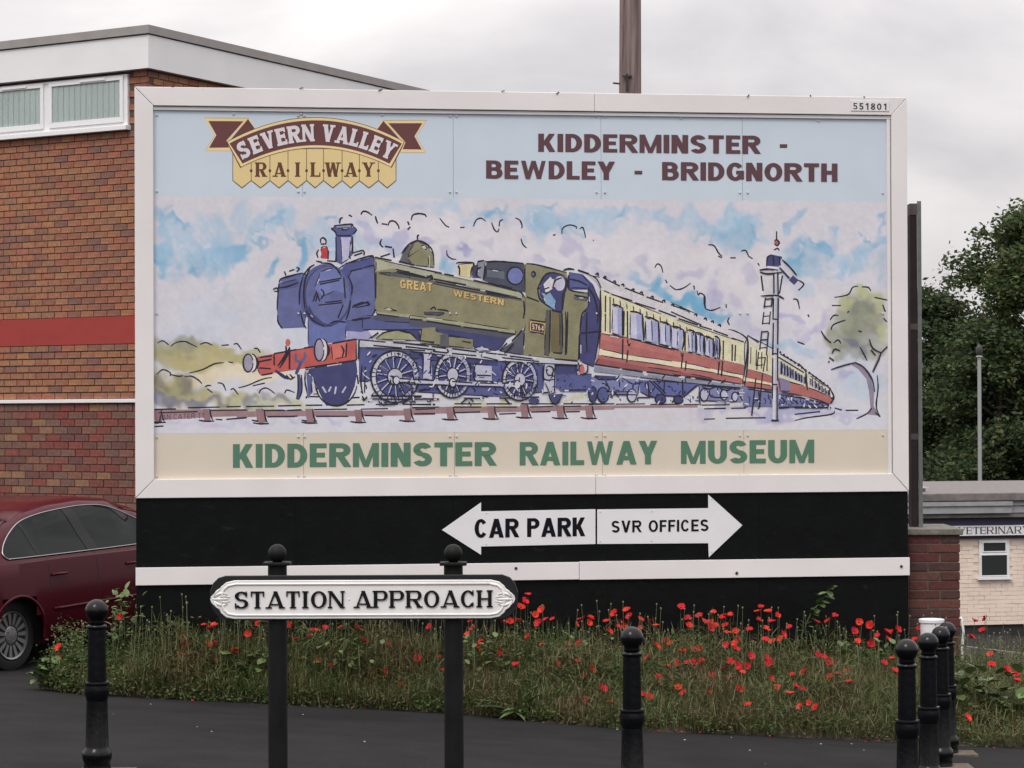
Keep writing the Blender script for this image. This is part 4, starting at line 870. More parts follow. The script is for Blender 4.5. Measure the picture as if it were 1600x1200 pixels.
P('C', BLD, [(1020,520),(1060,440),(1130,432),(1225,470),(1212,590),(1195,735),(1110,720),(1040,660),(1015,600)]); P('C', (206,202,210), [(1045,520),(1100,462),(1135,500),(1112,560),(1065,600)]); P('C', (188,186,206), ell(1172,515,42,58)); P('C', (120,156,192), [(1030,590),(1095,585),(1140,650),(1142,722),(1060,670)])
P('C', (104,94,62), [(1108,725),(1188,742),(1188,1058),(1100,1050)]); P('C', (80,80,78), [(1065,720),(1095,720),(1090,1080),(1050,1070)]); P('C', (80,80,78), [(1172,740),(1195,742),(1195,1055),(1175,1050)]); P('C', (76,80,96), [(820,960),(895,870),(890,1075),(700,1040)])
P('C', (196,160,96), [(935,800),(1062,822),(1056,912),(935,890)]); P('C', (78,48,46), [(948,820),(1052,838),(1048,900),(948,880)])
PE('C', BL, 965, 442, 14, 20)
KS('C', [[(910,360),(1000,370),(1225,430)],[(1020,545),(1000,560),(1030,490),(1070,440),(1130,432),(1210,455)],[(1000,560),(1020,640),(1100,705)],[(1225,470),(1220,560),(1195,610),(1190,730)],[(1120,540),(1140,490),(1190,470)],[(1050,560),(1090,545)],[(1060,600),(1090,580)],[(1100,720),(1095,880),(1090,1060)],[(1110,725),(1185,742)],[(1190,750),(1195,1000)],[(1120,1055),(1190,1062)],[(1218,735),(1222,860),(1215,1075)],[(1235,735),(1230,900),(1225,1070)],[(1240,450),(1245,560),(1390,590)],[(1395,560),(1398,690),(1345,760),(1330,900)],[(1325,920),(1320,1110)],[(915,620),(1010,655)],[(1285,605),(1390,625)],[(950,440),(965,422),(982,440),(966,464),(950,445)],[(895,900),(890,1000)],[(940,800),(1060,818)],[(938,890),(1050,910)]], 1.7)
P('C', (86,88,86), [(1282,615),(1395,630),(1370,655),(1285,640)])
# tank lettering and number plate
def art_text(s, zone, p0, p1, cap, c, sv=0.2, sh=0.16, gap=0.18, dx=0, dy=0, space=0.5):
    polys, tw = text_polys(s, sv, sh, gap, space=space); (x0, y0), (x1, y1) = zp(zone, *p0), zp(zone, *p1)
    capx = cap/ZONES[zone][2]
    for q in polys: flat(pic, [(x0+(x1-x0)*a/tw+dx, y0+(y1-y0)*a/tw-b_*capx+dy) for a, b_ in q], c)
for dx, dy, c in ((0.9, 0.9, (60, 52, 46)), (0, 0, (214, 172, 96))):
    art_text('GREAT', 'A', (1262, 800), (1572, 835), 84, c, 0.24, 0.18, 0.22, dx, dy); art_text('WESTERN', 'C', (342, 612), (735, 688), 48, c, 0.24, 0.18, 0.2, dx, dy)
art_text('5764', 'C', (958, 872), (1046, 888), 42, (216, 196, 176), 0.2, 0.2, 0.25)
# coach ends, coaches
P('C', BLD, [(1245,425),(1350,442),(1430,520),(1482,650),(1487,880),(1440,1165),(1330,1120),(1330,900),(1345,780),(1400,690),(1392,560),(1245,560)]); P('C', BLM, [(1250,430),(1340,445),(1400,510),(1390,555),(1250,545)])
KS('C', [[(1200,412),(1240,400),(1285,405)],[(1315,410),(1400,440)],[(1400,445),(1460,490),(1500,570)],[(1390,545),(1440,620),(1468,740),(1468,830)],[(1490,580),(1490,700),(1485,880),(1450,1100)],[(1250,480),(1330,500),(1385,530)],[(1335,905),(1480,890)],[(1385,740),(1380,900),(1385,1050)]], 1.9)
P('E', (202,198,202), [(0,150),(100,170),(590,340),(900,480),(1080,570),(1160,590),(1232,650),(1215,685),(1100,645),(600,475),(100,270),(60,200)])
P('E', (208,203,164), [(95,265),(600,470),(1215,680),(1215,852),(1000,802),(310,642),(95,602)]); P('E', (172,96,92), [(95,600),(310,642),(720,745),(1215,855),(1200,1000),(720,930),(45,850),(80,740)])
P('E', (186,104,98), [(95,605),(310,648),(720,750),(720,790),(300,700),(90,650)]); P('E', (152,78,78), [(80,800),(400,860),(800,920),(1000,960),(720,930),(45,850)])
P('E', (216,206,172), [(85,725),(300,775),(720,830),(1000,890),(1212,930),(1206,960),(1000,915),(720,872),(300,812),(78,772)])
for q in ([(185,390),(260,410),(260,625),(180,600)],[(325,445),(415,460),(425,660),(320,640)],[(440,485),(540,515),(545,690),(435,665)],[(560,525),(635,545),(640,705),(553,685)],[(650,560),(735,580),(725,730),(643,710)],[(775,590),(830,600),(830,755),(775,745)],[(840,610),(895,625),(895,770),(838,757)],[(910,640),(965,655),(965,785),(905,770)],[(985,640),(1015,650),(1015,800),(978,790)]):
    P('E', (150,156,198), q); P('E', (186,188,212), [q[0], ((q[0][0]+q[1][0])/2, (q[0][1]+q[1][1])/2), ((q[2][0]+q[3][0])/2+4, (q[2][1]+q[3][1])/2), (q[3][0]+10, q[3][1])])
    K('E', [(q[1][0]+4, q[1][1]-6), (q[1][0]+8, (q[1][1]+q[2][1])/2), (q[2][0]+4, q[2][1]+6)], 1.9); K('E', [(q[0][0]-4, q[0][1]-12), ((q[0][0]+q[1][0])/2, (q[0][1]+q[1][1])/2-14), (q[1][0], q[1][1]-4)], 1.9)
    K('E', [(q[3][0], q[3][1]+6), (q[2][0]-20, q[2][1]+4)], 1.2)
P('E', (120,122,172), [(985,640),(1003,645),(990,795),(978,790)])
for i in range(16):
    x = 190+i*52; y = 330+i*20.5; K('E', [(x,y),(x+3,y+22),(x+4,y+48)], 1.1)
for (x, y) in ((65,140),(125,165),(200,200),(265,225),(345,262),(410,285),(495,320),(585,350),(655,382),(715,402),(775,430),(835,458),(910,490),(965,512),(1020,540)): K('E', [(x-14,y+4),(x+4,y-4),(x+8,y+16)], 1.8)
KS('E', [[(0,145),(60,180),(95,250)],[(110,170),(240,235)],[(280,250),(430,308)],[(450,320),(580,365)],[(640,380),(760,425)],[(700,462),(880,540)],[(640,435),(830,520)],[(115,270),(160,290)],[(180,300),(340,350)],[(360,365),(520,415)],[(545,425),(680,475)],[(700,490),(850,540)],[(860,545),(960,575)],[(970,580),(1085,622)],[(1120,580),(1190,610),(1240,660),(1235,760),(1215,900),(1200,1000)],[(1115,640),(1210,672)],[(45,845),(240,875)],[(260,880),(420,905)],[(450,905),(700,940)],[(750,945),(960,975)],[(40,890),(380,940)],[(400,945),(700,985)],[(720,990),(1000,1020)],[(265,650),(262,810)],[(305,735),(295,830)],[(735,760),(720,880)],[(760,820),(752,895)],[(1018,825),(1008,930)],[(1045,820),(1035,940)],[(300,430),(302,640)],[(275,430),(272,620)],[(752,590),(750,740)],[(1050,660),(1048,810)],[(1120,690),(1118,820)],[(1145,695),(1140,820)],[(130,310),(128,590)],[(165,320),(165,600)],[(90,270),(92,600)],[(300,650),(310,700),(325,680)]], 1.6)
P('E', (130,134,158), [(45,860),(400,915),(1200,1012),(1200,1036),(400,945),(40,902)])
P('E', (112,118,168), [(50,935),(400,965),(380,1090),(90,1090),(0,1040),(0,960)]); P('E', (84,92,156), [(400,968),(865,1000),(735,1105),(590,1090),(480,1105),(400,1060)]); P('E', (118,122,168), [(860,1010),(1200,1050),(1190,1140),(860,1130)]); P('E', BLD, [(45,930),(215,940),(180,965),(80,958)])
for cx, cy, rx, ry, c in ((30,1080,32,60,BLD),(110,1085,44,58,BLM),(335,1090,36,50,LIL),(560,1118,42,36,BLD),(700,1120,36,32,BLD),(900,1085,32,48,LIL),(1055,1085,28,40,LIL),(1140,1100,24,36,LIL)): PE('E', c, cx, cy, rx, ry); K('E', ell(cx,cy,rx,ry,18), 1.6)
KS('E', [[(45,935),(80,965),(210,962),(230,935)],[(290,970),(345,1000),(420,985)],[(130,975),(160,1040),(150,1060),(340,1060)],[(160,1080),(380,1085)],[(470,970),(590,1090)],[(500,975),(600,1075)],[(730,970),(735,1090)],[(740,1100),(840,1010)],[(590,1090),(730,1100)],[(460,980),(470,1100)],[(590,985),(585,1060)],[(940,1050),(960,1100),(1090,1105)],[(880,1020),(940,1040),(990,1020)],[(1020,1035),(1080,1050),(1120,1030)],[(860,1110),(870,1165)],[(380,1105),(480,1105)],[(1160,1060),(1200,1130)],[(1350,1050),(1380,1110)]], 1.6)
# further coaches (zone F)
P('F', (204,200,204), [(240,650),(420,745),(560,835),(690,930),(712,985),(700,1000),(690,955),(560,862),(400,768),(240,682)]); P('F', (206,201,166), [(240,680),(400,762),(560,852),(560,932),(400,886),(240,836)]); P('F', (206,201,172), [(568,862),(690,945),(694,988),(568,940)])
P('F', (172,94,90), [(240,834),(400,884),(560,932),(690,985),(712,1008),(692,1026),(560,985),(400,955),(215,930)]); P('F', (214,204,170), [(218,880),(380,915),(382,930),(216,900)]); P('F', (104,110,160), [(215,935),(400,960),(690,1028),(640,1042),(400,1042),(215,1040)]); P('F', (120,112,150), [(410,880),(470,900),(480,960),(420,955)])
for i in range(9): 
    x = 415+i*16; y = 790+i*10.5; P('F', (140,146,186), [(x,y),(x+9,y+5),(x+9,y+78-i*4),(x,y+72-i*4)]); K('F', [(x+11,y+4),(x+12,y+74-i*4)], 1.3)
for i in range(6):
    x = 585+i*18; y = 885+i*13; P('F', (150,152,186), [(x,y),(x+10,y+6),(x+10,y+46-i*3),(x,y+40-i*3)]); K('F', [(x+11,y+2),(x+12,y+48-i*3)], 1.2)
for i in range(5): x = 258+i*30; y = 715+i*14; K('F', [(x,y),(x-2,y+90)], 1.2)
KS('F', [[(225,660),(242,690),(238,820),(222,930)],[(240,650),(300,690)],[(420,752),(505,800)],[(520,805),(555,840)],[(560,845),(570,950)],[(575,852),(640,900),(690,940)],[(690,940),(715,985),(700,1025)],[(410,770),(550,855)],[(0,922),(200,940)],[(240,945),(370,965)],[(410,975),(560,1000)],[(580,1005),(690,1030)],[(300,960),(310,1030)],[(420,990),(445,1010),(430,1030)],[(480,1000),(520,1025)],[(560,1010),(600,1035),(650,1020)],[(0,1055),(120,1052)],[(150,1052),(230,1050)],[(410,1050),(470,1045)],[(500,1048),(700,1048)],[(720,1050),(760,1062)]], 1.6)
for i in range(14): x = 415+i*20; y = 742+i*14.2; K('F', [(x,y+6),(x+5,y-3),(x+9,y+9)], 1.3)
for i in range(16): x = 240+i*29; K('F', [(x,985+i*3),(x+12,1000+i*3),(x+6,1030)], 1.3, (60,64,110))
KS('F', [[(120,1107),(340,1104)],[(0,1112),(60,1110)],[(500,1120),(560,1105),(700,1085),(720,1065)],[(780,1063),(850,1063)],[(500,1085),(640,1070)]], 1.5)
# running plate, frames, wheels
P('B', BLD, [(555,500),(962,432),(972,520),(950,640),(880,785),(720,795),(640,640),(612,560)]); P('B', BLM, [(985,325),(1600,365),(1600,520),(1060,600),(985,600)]); P('D', BLM, [(0,245),(1040,350),(1045,560),(700,600),(0,560)]); P('D', BLD, [(0,250),(690,320),(690,360),(0,300)])
P('D', BLM, [(1050,350),(1310,352),(1300,430),(1420,420),(1420,560),(1180,560),(1060,430)]); P('D', BLD, [(1140,350),(1300,355),(1290,425),(1140,425)])
def wheel(zone, cx, cy, rx, ry, n=14):
    PE(zone, (64,68,130), cx, cy, rx*1.02, ry*1.02); 
    for k in range(36):
        a, a2 = 10*k, 10*k+10.2; q = [(cx+rx*f_*math.cos(R_(t_)), cy+ry*f_*math.sin(R_(t_))) for f_, t_ in ((1, a), (1, a2), (0.80, a2), (0.80, a))]
        P(zone, (184,184,200) if 90 < a < 300 else (160,162,192), q)
    for k in range(n):
        a = 360*k/n+8; ca, sa = math.cos(R_(a)), math.sin(R_(a)); K(zone, [(cx+rx*.2*ca, cy+ry*.2*sa), (cx+rx*.82*ca, cy+ry*.82*sa)], 3.0, (178,178,196)); K(zone, [(cx+rx*.25*ca+5, cy+ry*.25*sa+4), (cx+rx*.78*ca+6, cy+ry*.78*sa+5)], 1.3)
    PE(zone, (176,176,194), cx, cy, rx*.3, ry*.3); K(zone, ell(cx,cy,rx*.32,ry*.32,14), 1.4); K(zone, ell(cx,cy,rx*1.02,ry*1.02,30), 1.8); K(zone, ell(cx,cy,rx*.8,ry*.8,26), 1.1)
wheel('B', 1275, 560, 190, 205); wheel('D', 335, 430, 138, 175, 13); wheel('D', 860, 465, 135, 160, 13)
P('B', GRY, [(985,262),(1600,328),(1600,352),(985,320)]); P('D', GRY, [(0,188),(1315,322),(1315,352),(690,318),(0,238)])
P('D', LIL, [(105,260),(170,265),(175,470),(105,460)]); P('D', LIL, [(500,350),(640,360),(640,480),(510,470)]); P('D', (176,176,196), [(1050,345),(1140,350),(1140,560),(1100,580),(1050,480)])
P('B', (180,182,198), [(1300,570),(1600,590),(1600,620),(1300,600)]); P('D', (180,182,198), [(0,468),(830,492),(830,522),(0,498)])
for z_, x, y in (('D',335,490),('D',840,505),('B',1285,590)): PE(z_, (190,190,204), x, y, 26, 34); K(z_, ell(x,y,26,34,12), 1.5)
P('D', OLV, [(75,85),(170,66),(232,100),(492,152),(495,222),(80,182)]); P('D', (82,84,90), [(240,118),(280,105),(308,118),(305,215),(235,205)]); P('D', LIL, [(500,222),(560,205),(640,240),(540,245)])
P('B', (150,152,112), [(1112,255),(1170,205),(1300,188),(1400,215),(1455,268)]); P('B', OLV, [(1490,170),(1600,160),(1600,280),(1480,270)])
KS('B', [[(1080,250),(1140,205)],[(1120,255),(1190,205),(1300,185),(1400,210),(1450,262)],[(985,262),(1200,282)],[(1260,285),(1520,305)],[(1100,308),(1330,330)],[(1360,318),(1600,345)],[(985,265),(980,420)],[(960,255),(965,430)],[(1090,400),(1130,380)],[(1310,575),(1600,592)],[(1320,605),(1440,612)],[(1080,715),(1280,712)],[(1320,715),(1490,715)],[(1090,740),(1500,742)],[(1470,380),(1500,385),(1500,540)],[(1565,400),(1560,540)],[(1010,470),(1000,600),(1015,700)],[(1035,480),(1030,690)],[(970,545),(980,620)],[(1470,670),(1560,660)],[(1330,780),(1400,740),(1440,770)],[(1140,755),(1180,785),(1280,780)]], 1.7)
KS('D', [[(0,188),(150,205)],[(170,207),(285,222)],[(330,225),(520,248)],[(540,250),(760,275)],[(780,282),(960,305)],[(0,232),(120,240)],[(180,245),(290,258)],[(330,262),(520,280)],[(560,285),(690,315)],[(720,295),(1010,325)],[(1130,305),(1310,322)],[(1130,350),(1310,352)],[(330,480),(490,492)],[(550,492),(690,495)],[(720,495),(780,492)],[(0,600),(90,600)],[(100,615),(230,618)],[(420,610),(580,612)],[(700,610),(800,608)],[(870,605),(1010,602)],[(510,360),(500,440),(515,475)],[(525,432),(635,435)],[(1050,350),(1048,460),(1130,465)],[(1065,375),(1085,360),(1120,380),(1110,430),(1075,425),(1065,380)],[(1135,350),(1130,560)],[(1200,550),(1380,545)],[(1320,340),(1340,420),(1385,405),(1390,350)],[(300,125),(395,135)],[(410,165),(480,180)],[(290,225),(300,250),(275,258)],[(80,160),(190,180)],[(700,240),(760,180)],[(740,262),(810,185)],[(400,650),(460,610),(500,640)],[(740,610),(780,655)],[(1030,570),(1080,565)]], 1.7)
P('D', BLD, [(1088,585),(1195,575),(1170,640),(1130,655)]); K('D', [(1085,580),(1110,640),(1150,652),(1195,575)], 1.7); PE('D', BLD, 970, 632, 42, 24); PE('D', (190,90,86), 1345, 385, 18, 38)
SKETCH[0] = 0.0; rk = random.Random(19)
for (z_, xa, xb, ya, yb, n_, ln_) in (('D', 0, 1040, 260, 640, 120, 46), ('B', 1000, 1590, 345, 770, 60, 46), ('D', 1050, 1420, 340, 640, 30, 40), ('E', 0, 1200, 925, 1140, 90, 44), ('F', 215, 690, 960, 1045, 40, 26)):
    for _ in range(n_):
        x, y = rk.uniform(xa, xb), rk.uniform(ya, yb)
        if z_ == 'F' and y < 930+(x-215)*0.2: continue
        a = rk.choice((0.05, 0.1, 1.5, 1.57, 0.8, -0.8, 2.2))+rk.uniform(-.2, .2); l = rk.uniform(.3, 1)*ln_; K(z_, [(x, y), (x+math.cos(a)*l*.5+rk.uniform(-3, 3), y+math.sin(a)*l*.5), (x+math.cos(a)*l, y+math.sin(a)*l)], rk.choice((1.0, 1.2, 1.4)), rk.choice((INK, INK, (204, 202, 210), (62, 66, 124))))
SKETCH[0] = 0.6
# buffer beam, buffers, couplings
P('B', RED, [(165,400),(300,375),(620,318),(962,258),(960,432),(560,492),(300,530),(190,550),(165,480)]); P('B', (206,98,88), [(760,300),(880,280),(880,400),(770,420)])
for (cx, cy, rx, ry) in ((95,450,42,72),(668,345,40,88)):
    PE('B', (206,202,208), cx+24, cy, rx, ry); PE('B', (150,142,166), cx-4, cy, rx*.92, ry*.95); K('B', ell(cx-4,cy,rx*.95,ry,22), 1.7); K('B', ell(cx+26,cy,rx,ry,22,-90,90), 1.7)
    K('B', [(cx+62,cy-42),(cx+78,cy),(cx+66,cy+44)], 2.2)
KS('B', [[(300,375),(480,342)],[(540,330),(620,318)],[(770,292),(960,258)],[(200,548),(290,532)],[(550,490),(800,452)],[(820,448),(960,428)],[(300,380),(302,470)],[(185,405),(285,392)],[(180,440),(280,420)],[(180,490),(275,496)],[(840,310),(862,350),(850,400)],[(885,290),(880,400)]], 1.8)
P('B', (206,92,86), ell(412,285,20,30)); KS('B', [[(395,310),(395,380),(330,475)],[(425,320),(400,400),(345,490)],[(425,330),(425,500)]], 2.2); K('B', [(475,370),(480,430),(520,440),(550,400),(545,360)], 5.0, (92,96,132)); K('B', [(520,440),(490,510),(475,540)], 5.0, (70,72,110)); K('B', [(310,510),(380,560),(420,575)], 5.0, (52,54,96)); K('B', [(500,540),(510,660),(488,745)], 5.5, (74,78,124)); KS('B', [[(400,545),(430,580),(470,560)],[(425,540),(450,570),(430,585)],[(490,540),(495,660),(480,740)],[(520,545),(525,665),(500,745)],[(555,505),(550,600),(575,720)]], 1.6)
P('B', LIL, [(552,505),(580,500),(590,710),(575,735)]); P('B', BLM, [(560,520),(610,560),(600,700),(575,720)]); P('B', (200,196,206), [(600,600),(640,640),(660,700),(610,700)])
KS('B', [[(690,640),(720,690)],[(740,680),(760,640)],[(800,640),(790,700)],[(850,690),(880,640)]], 3.0, (186,184,204)); KS('B', [[(590,720),(660,722)],[(920,730),(990,728)],[(555,735),(570,715)],[(1010,715),(1030,745),(1050,720)]], 1.8); K('B', ell(800,600,170,195,18,10,170), 1.8)
# hedges ink
SKETCH[0] = 0.0
KS('G', [[(85,300),(130,280),(180,315)],[(195,328),(240,295),(310,285),(360,305),(415,332)],[(440,310),(490,295),(545,318)],[(620,318),(680,314)],[(720,310),(750,305),(785,352)],[(890,345),(920,345),(942,380)],[(80,560),(130,520),(190,545),(190,575)],[(190,560),(260,575),(300,570)],[(345,550),(460,520),(560,472),(640,462)],[(675,455),(715,462)],[(310,580),(370,575),(430,610),(455,638)],[(480,665),(505,652),(535,655)],[(500,680),(545,712)],[(585,630),(630,640),(655,695)],[(695,690),(720,680),(760,730)],[(760,672),(840,650),(960,600),(1040,585)],[(880,655),(980,632)],[(930,720),(950,685),(1000,675),(1065,720)],[(1145,720),(1165,690),(1230,712)]], 1.5)
art_text('IAN CATER 11', 'G', (110, 938), (475, 925), 44, (72, 52, 66), 0.14, 0.13, 0.22) 
# signal post
P('F', (206,202,208), [(312,292),(432,302),(415,420),(326,418)]); P('F', (170,174,196), [(384,285),(408,285),(408,1115),(376,1115),(382,440)]); P('F', (196,196,208), [(384,285),(393,285),(390,1115),(376,1115),(382,440)])
P('F', BLD, [(345,215),(380,205),(430,215),(425,272),(345,266)]); PE('F', (176,88,92), 401, 138, 14, 14); P('F', (192,190,206), [(425,228),(552,370),(520,402),(412,272)]); P('F', BLD, [(490,318),(522,345),(497,372),(468,345)])
KS('F', [[(400,75),(400,125)],[(388,130),(400,122),(415,138),(403,155),(388,145)],[(385,180),(405,170),(415,182)],[(345,270),(350,220),(375,205)],[(380,205),(385,262)],[(415,215),(420,265)],[(305,290),(350,284),(408,290)],[(308,300),(350,310),(430,302)],[(315,320),(326,405)],[(432,320),(416,420)],[(312,432),(400,430),(440,448)],[(405,300),(408,430)],[(384,310),(385,420)],[(430,232),(470,270),(510,318)],[(520,345),(550,368),(520,402)],[(415,275),(470,335)],[(382,445),(380,560)],[(408,445),(405,700)],[(380,560),(410,562)],[(382,580),(378,760)],[(405,720),(405,900)],[(376,750),(408,752)],[(378,780),(376,1000)],[(402,930),(402,1115)],[(376,920),(405,922)],[(370,1118),(412,1118)]], 1.7)
for (x0, y0, x1, y1) in ((338,440,330,500),(375,440,370,492),(330,520,322,590),(366,518,360,590),(318,625,306,730),(354,630,343,760),(300,740,290,840),(338,770,325,850),(285,885,262,1092),(322,860,304,1045)): K('F', [(x0,y0),(x1,y1)], 1.5)
for y in (450, 490, 545, 585, 630, 675, 720, 775, 815): x = 338-(y-440)*0.115; K('F', [(x,y),(x+36,y-3)], 1.3)
# tree of the painting: trunk and ink
P('F', (136,124,146), [(820,800),(870,815),(915,870),(938,960),(935,1040),(975,1095),(900,1085),(918,1050),(910,960),(895,890),(850,835),(815,815)]); P('F', (150,138,152), [(935,860),(960,800),(985,740),(970,740),(945,800),(925,850)])
KS('F', [[(720,440),(770,432),(800,420),(820,385),(850,378)],[(870,382),(905,385),(920,405)],[(705,485),(755,485)],[(695,565),(715,540),(742,540)],[(700,620),(715,590),(780,565)],[(645,625),(670,665),(700,690)],[(715,690),(740,675),(755,695)],[(705,750),(720,725),(750,735)],[(690,770),(715,790)],[(685,800),(690,790)],[(700,838),(770,815),(830,800)],[(830,798),(880,825),(925,890),(940,960)],[(930,850),(960,790),(975,745)],[(860,715),(880,750),(900,790)],[(910,670),(930,720),(975,745)],[(975,745),(1012,710)],[(940,440),(1010,455)],[(985,480),(1000,520)],[(990,555),(1008,575)],[(920,730),(945,760)],[(955,870),(960,940),(950,1040),(970,1100)],[(925,1050),(900,1080),(840,1110)],[(945,1075),(972,1100)],[(850,625),(870,630)],[(800,515),(790,525)]], 1.6)
pic.build('painted_train', m_print, hb, recalc=False)

# ---- lettering and logo on the print
m_maroon = mat('print_maroon', lk((84, 52, 58)), 0.5); m_green = mat('print_green', lk((74, 114, 92)), 0.5)
m_logo = m_wash
def board_text(name, s, pxs, m, sv, sh, gap, cap, off=PYF-0.0025, space=0.42, ser=0.0, sth=0.07, depth=0.0, wk=1.0):
    """pxs: left and right ends of the baseline in the traced picture; cap height in the same units"""
    polys, tw = text_polys(s, sv, sh, gap, ser, sth, space, wk); (xa, ya), (xb, yb) = pxs; b = MB()
    for i, q in enumerate(polys):
        y = off-0.00006*(i % 50); b.add([(lambda r: (r[0], y, r[1]))(art(xa+(xb-xa)*p[0]/tw, ya+(yb-ya)*p[0]/tw-p[1]*cap, off)) for p in q], [tuple(range(len(q)))])
    return b.build(name, m, hb, recalc=False)
board_text('lettering', 'KIDDERMINSTER', ((841, 237.2), (1188, 240.5)), m_maroon, 0.29, 0.2, 0.105, 28.5)
board_text('lettering', '-', ((1218.5, 239.5), (1230, 239.6)), m_maroon, 0.29, 0.2, 0.105, 28.5)
board_text('lettering', 'BEWDLEY', ((759.5, 279), (961, 281)), m_maroon, 0.29, 0.2, 0.105, 28.5)
board_text('lettering', '-', ((991.5, 281), (1003.5, 281.1)), m_maroon, 0.29, 0.2, 0.105, 28.5)
board_text('lettering', 'BRIDGNORTH', ((1034.5, 281.5), (1308.5, 284)), m_maroon, 0.29, 0.2, 0.105, 28.5)
board_text('lettering', 'KIDDERMINSTER', ((364, 731), (775, 727.5)), m_green, 0.29, 0.2, 0.105, 37)
board_text('lettering', 'RAILWAY', ((812, 727.2), (1027, 725)), m_green, 0.29, 0.2, 0.105, 36.5)
board_text('lettering', 'MUSEUM', ((1064, 725), (1272, 722.8)), m_green, 0.29, 0.2, 0.105, 36)
logo = MB()
def LG(c, pts): flat(logo, [zp('L', *p) for p in pts], c)
CRM, BRN, EDG = (212, 190, 138), (98, 60, 60), (84, 66, 52)
bd = [255, 370, 487, 600, 716, 822, 938, 1046, 1165, 1275]
for a, c in zip(bd, bd[1:]):
    LG(EDG, [(a-2, 290), (c+2, 290), (c+2, 490), ((a+c)/2, 538), (a-2, 490)]); LG(CRM, [(a+2, 292), (c-2, 292), (c-2, 487), ((a+c)/2, 531), (a+2, 487)])
for x in bd[1:-1]: LG(EDG, ell(x, 427, 9, 11, 10))
for (sg, pts, inn, fold) in ((1, [(76,96),(356,98),(222,242),(246,300),(84,300),(144,205)], [(102,116),(322,118),(216,238),(232,282),(106,284),(152,205)], [(350,104),(392,164),(236,240)]), (2, [(1467,111),(1192,111),(1327,252),(1300,310),(1460,312),(1398,212)], [(1440,130),(1226,130),(1334,250),(1316,293),(1436,295),(1390,212)], [(1196,116),(1158,168),(1312,246)])):
    LG(EDG, [(x+(4 if x > 700 else -4)*0, y) for x, y in pts]); LG((222,198,146), [(x, y+2) for x, y in pts]); LG(BRN, inn); LG((222,198,146), [fold[0], (fold[0][0]+(14 if sg == 1 else -14), fold[0][1]), fold[1], fold[2]]); LG(BRN, [fold[0], fold[1], fold[2]])
top = lambda x, o=0: 95+o+((x-772)/552)**2*152
bot = lambda x, o=0: 284+o+((x-775)/470)**2*121
def band(c, o1, o2, ins):
    n = 24; xa, xb = 220+ins, 1326-ins; xc, xd = 305+ins*0.8, 1245-ins*0.8
    up_ = [(xa+(xb-xa)*k/n, top(xa+(xb-xa)*k/n, o1)) for k in range(n+1)]; dn = [(xc+(xd-xc)*k/n, bot(xc+(xd-xc)*k/n, o2)) for k in range(n+1)]
    y = layer_of([zp('L', *p) for p in up_+dn])
    logo.add([(lambda q: (q[0], y, q[1]))(art(*zp('L', *p), PYF)) for p in up_+dn], [(i, i+1, n+2+i, n+1+i) for i in range(n)], 0, lk(c))
band(EDG, -3, 3, -4); band((222,198,146), 1, -1, 2); band(BRN, 17, -16, 14)
def arc_text(s, x0, x1, c, dxy=(0, 0)):
    ws = [GW[ch]*(1.0 if ch != 'I' else 1) for ch in s]; tot = sum(ws)+0.1*(len(s)-1); k = (x1-x0)/tot; x = x0
    for ch, w_ in zip(s, ws):
        xm = x+w_*k/2; ym = (top(xm, 17)+bot(xm, -16))/2; sl = (top(xm+5)-top(xm-5)+bot(xm+5)-bot(xm-5))/20; an = math.atan(sl); H_ = 108
        for q in glyph(ch, w_, 0.30, 0.2, 0.06, 0.13):
            pts = []
            for p in q:
                lx = (p[0]-w_/2)*k*0.95; ly = -(p[1]-0.5)*H_; pts.append((xm+lx*math.cos(an)-ly*math.sin(an)+dxy[0], ym+lx*math.sin(an)+ly*math.cos(an)+dxy[1]))
            LG(c, pts)
        x += (w_+0.1)*k
for c, d in (((60,44,50), (5, 4)), ((206,200,204), (0, 0))): arc_text('SEVERN', 286, 762, c, d); arc_text('VALLEY', 816, 1268, c, d)
for ch, x in zip('RAILWAY', (432, 546, 660, 773, 880, 992, 1103)):
    w_ = {'R': 0.76, 'A': 0.86, 'I': 0.26, 'L': 0.66, 'W': 1.05, 'Y': 0.82}[ch]
    for q in glyph(ch, w_, 0.24, 0.1, 0.07, 0.08): LG((96, 62, 46), [(x+(p[0]-w_/2)*88, 465-p[1]*90) for p in q])
print('print layers', LB[:lay[0], 4].max(), lay[0])
logo.build('railway_logo', m_logo, hb, recalc=False)
# number plate on the frame
b = MB(); (ua, za), (ub, zb_) = art(1329.5, 173), art(1389, 158.5); b.box((ua, -0.004, za), (ub, 0.0, zb_)); npl = b.build('number_plate', mat('plate_white', (0.74, 0.73, 0.73), 0.5), hb)
board_text('plate_digits', '551801', ((1333, 170.8), (1386, 171.8)), mat('plate_black', (0.02, 0.02, 0.022), 0.6), 0.2, 0.16, 0.28, 10, off=-0.0045)
# screw heads along the sheets
m_screw = mat('screw_cap', (0.55, 0.55, 0.56), 0.45)
sc = MB(); sc.lathe([(0.009, 0), (0.008, 0.005), (0.003, 0.008)], 8, M=Matrix.Rotation(math.pi/2, 4, 'X')); o = sc.build('screw', m_screw); scm = o.data; bpy.data.objects.remove(o)
spx = []
for xs_ in ((245,), (466, 475.5), (703, 713), (932, 945), (1156, 1168), (1379,)):
    for x in xs_: spx += [(x, y) for y in (180, 299, 490, 683, 744)]
spx += [(365, 178), (597, 178.5), (1064, 182), (1278, 185), (470, 177.5)]
for (px, py) in spx:
    f_ = (px-245)/1134.0; yy = py+(4.5-(py-180)/564.0*8.5)*f_
    u, z = art(px, yy, PYF); o = bpy.data.objects.new('screw', scm); C.objects.link(o); o.parent = hb; o.location = (u, PYF-0.0045, z)

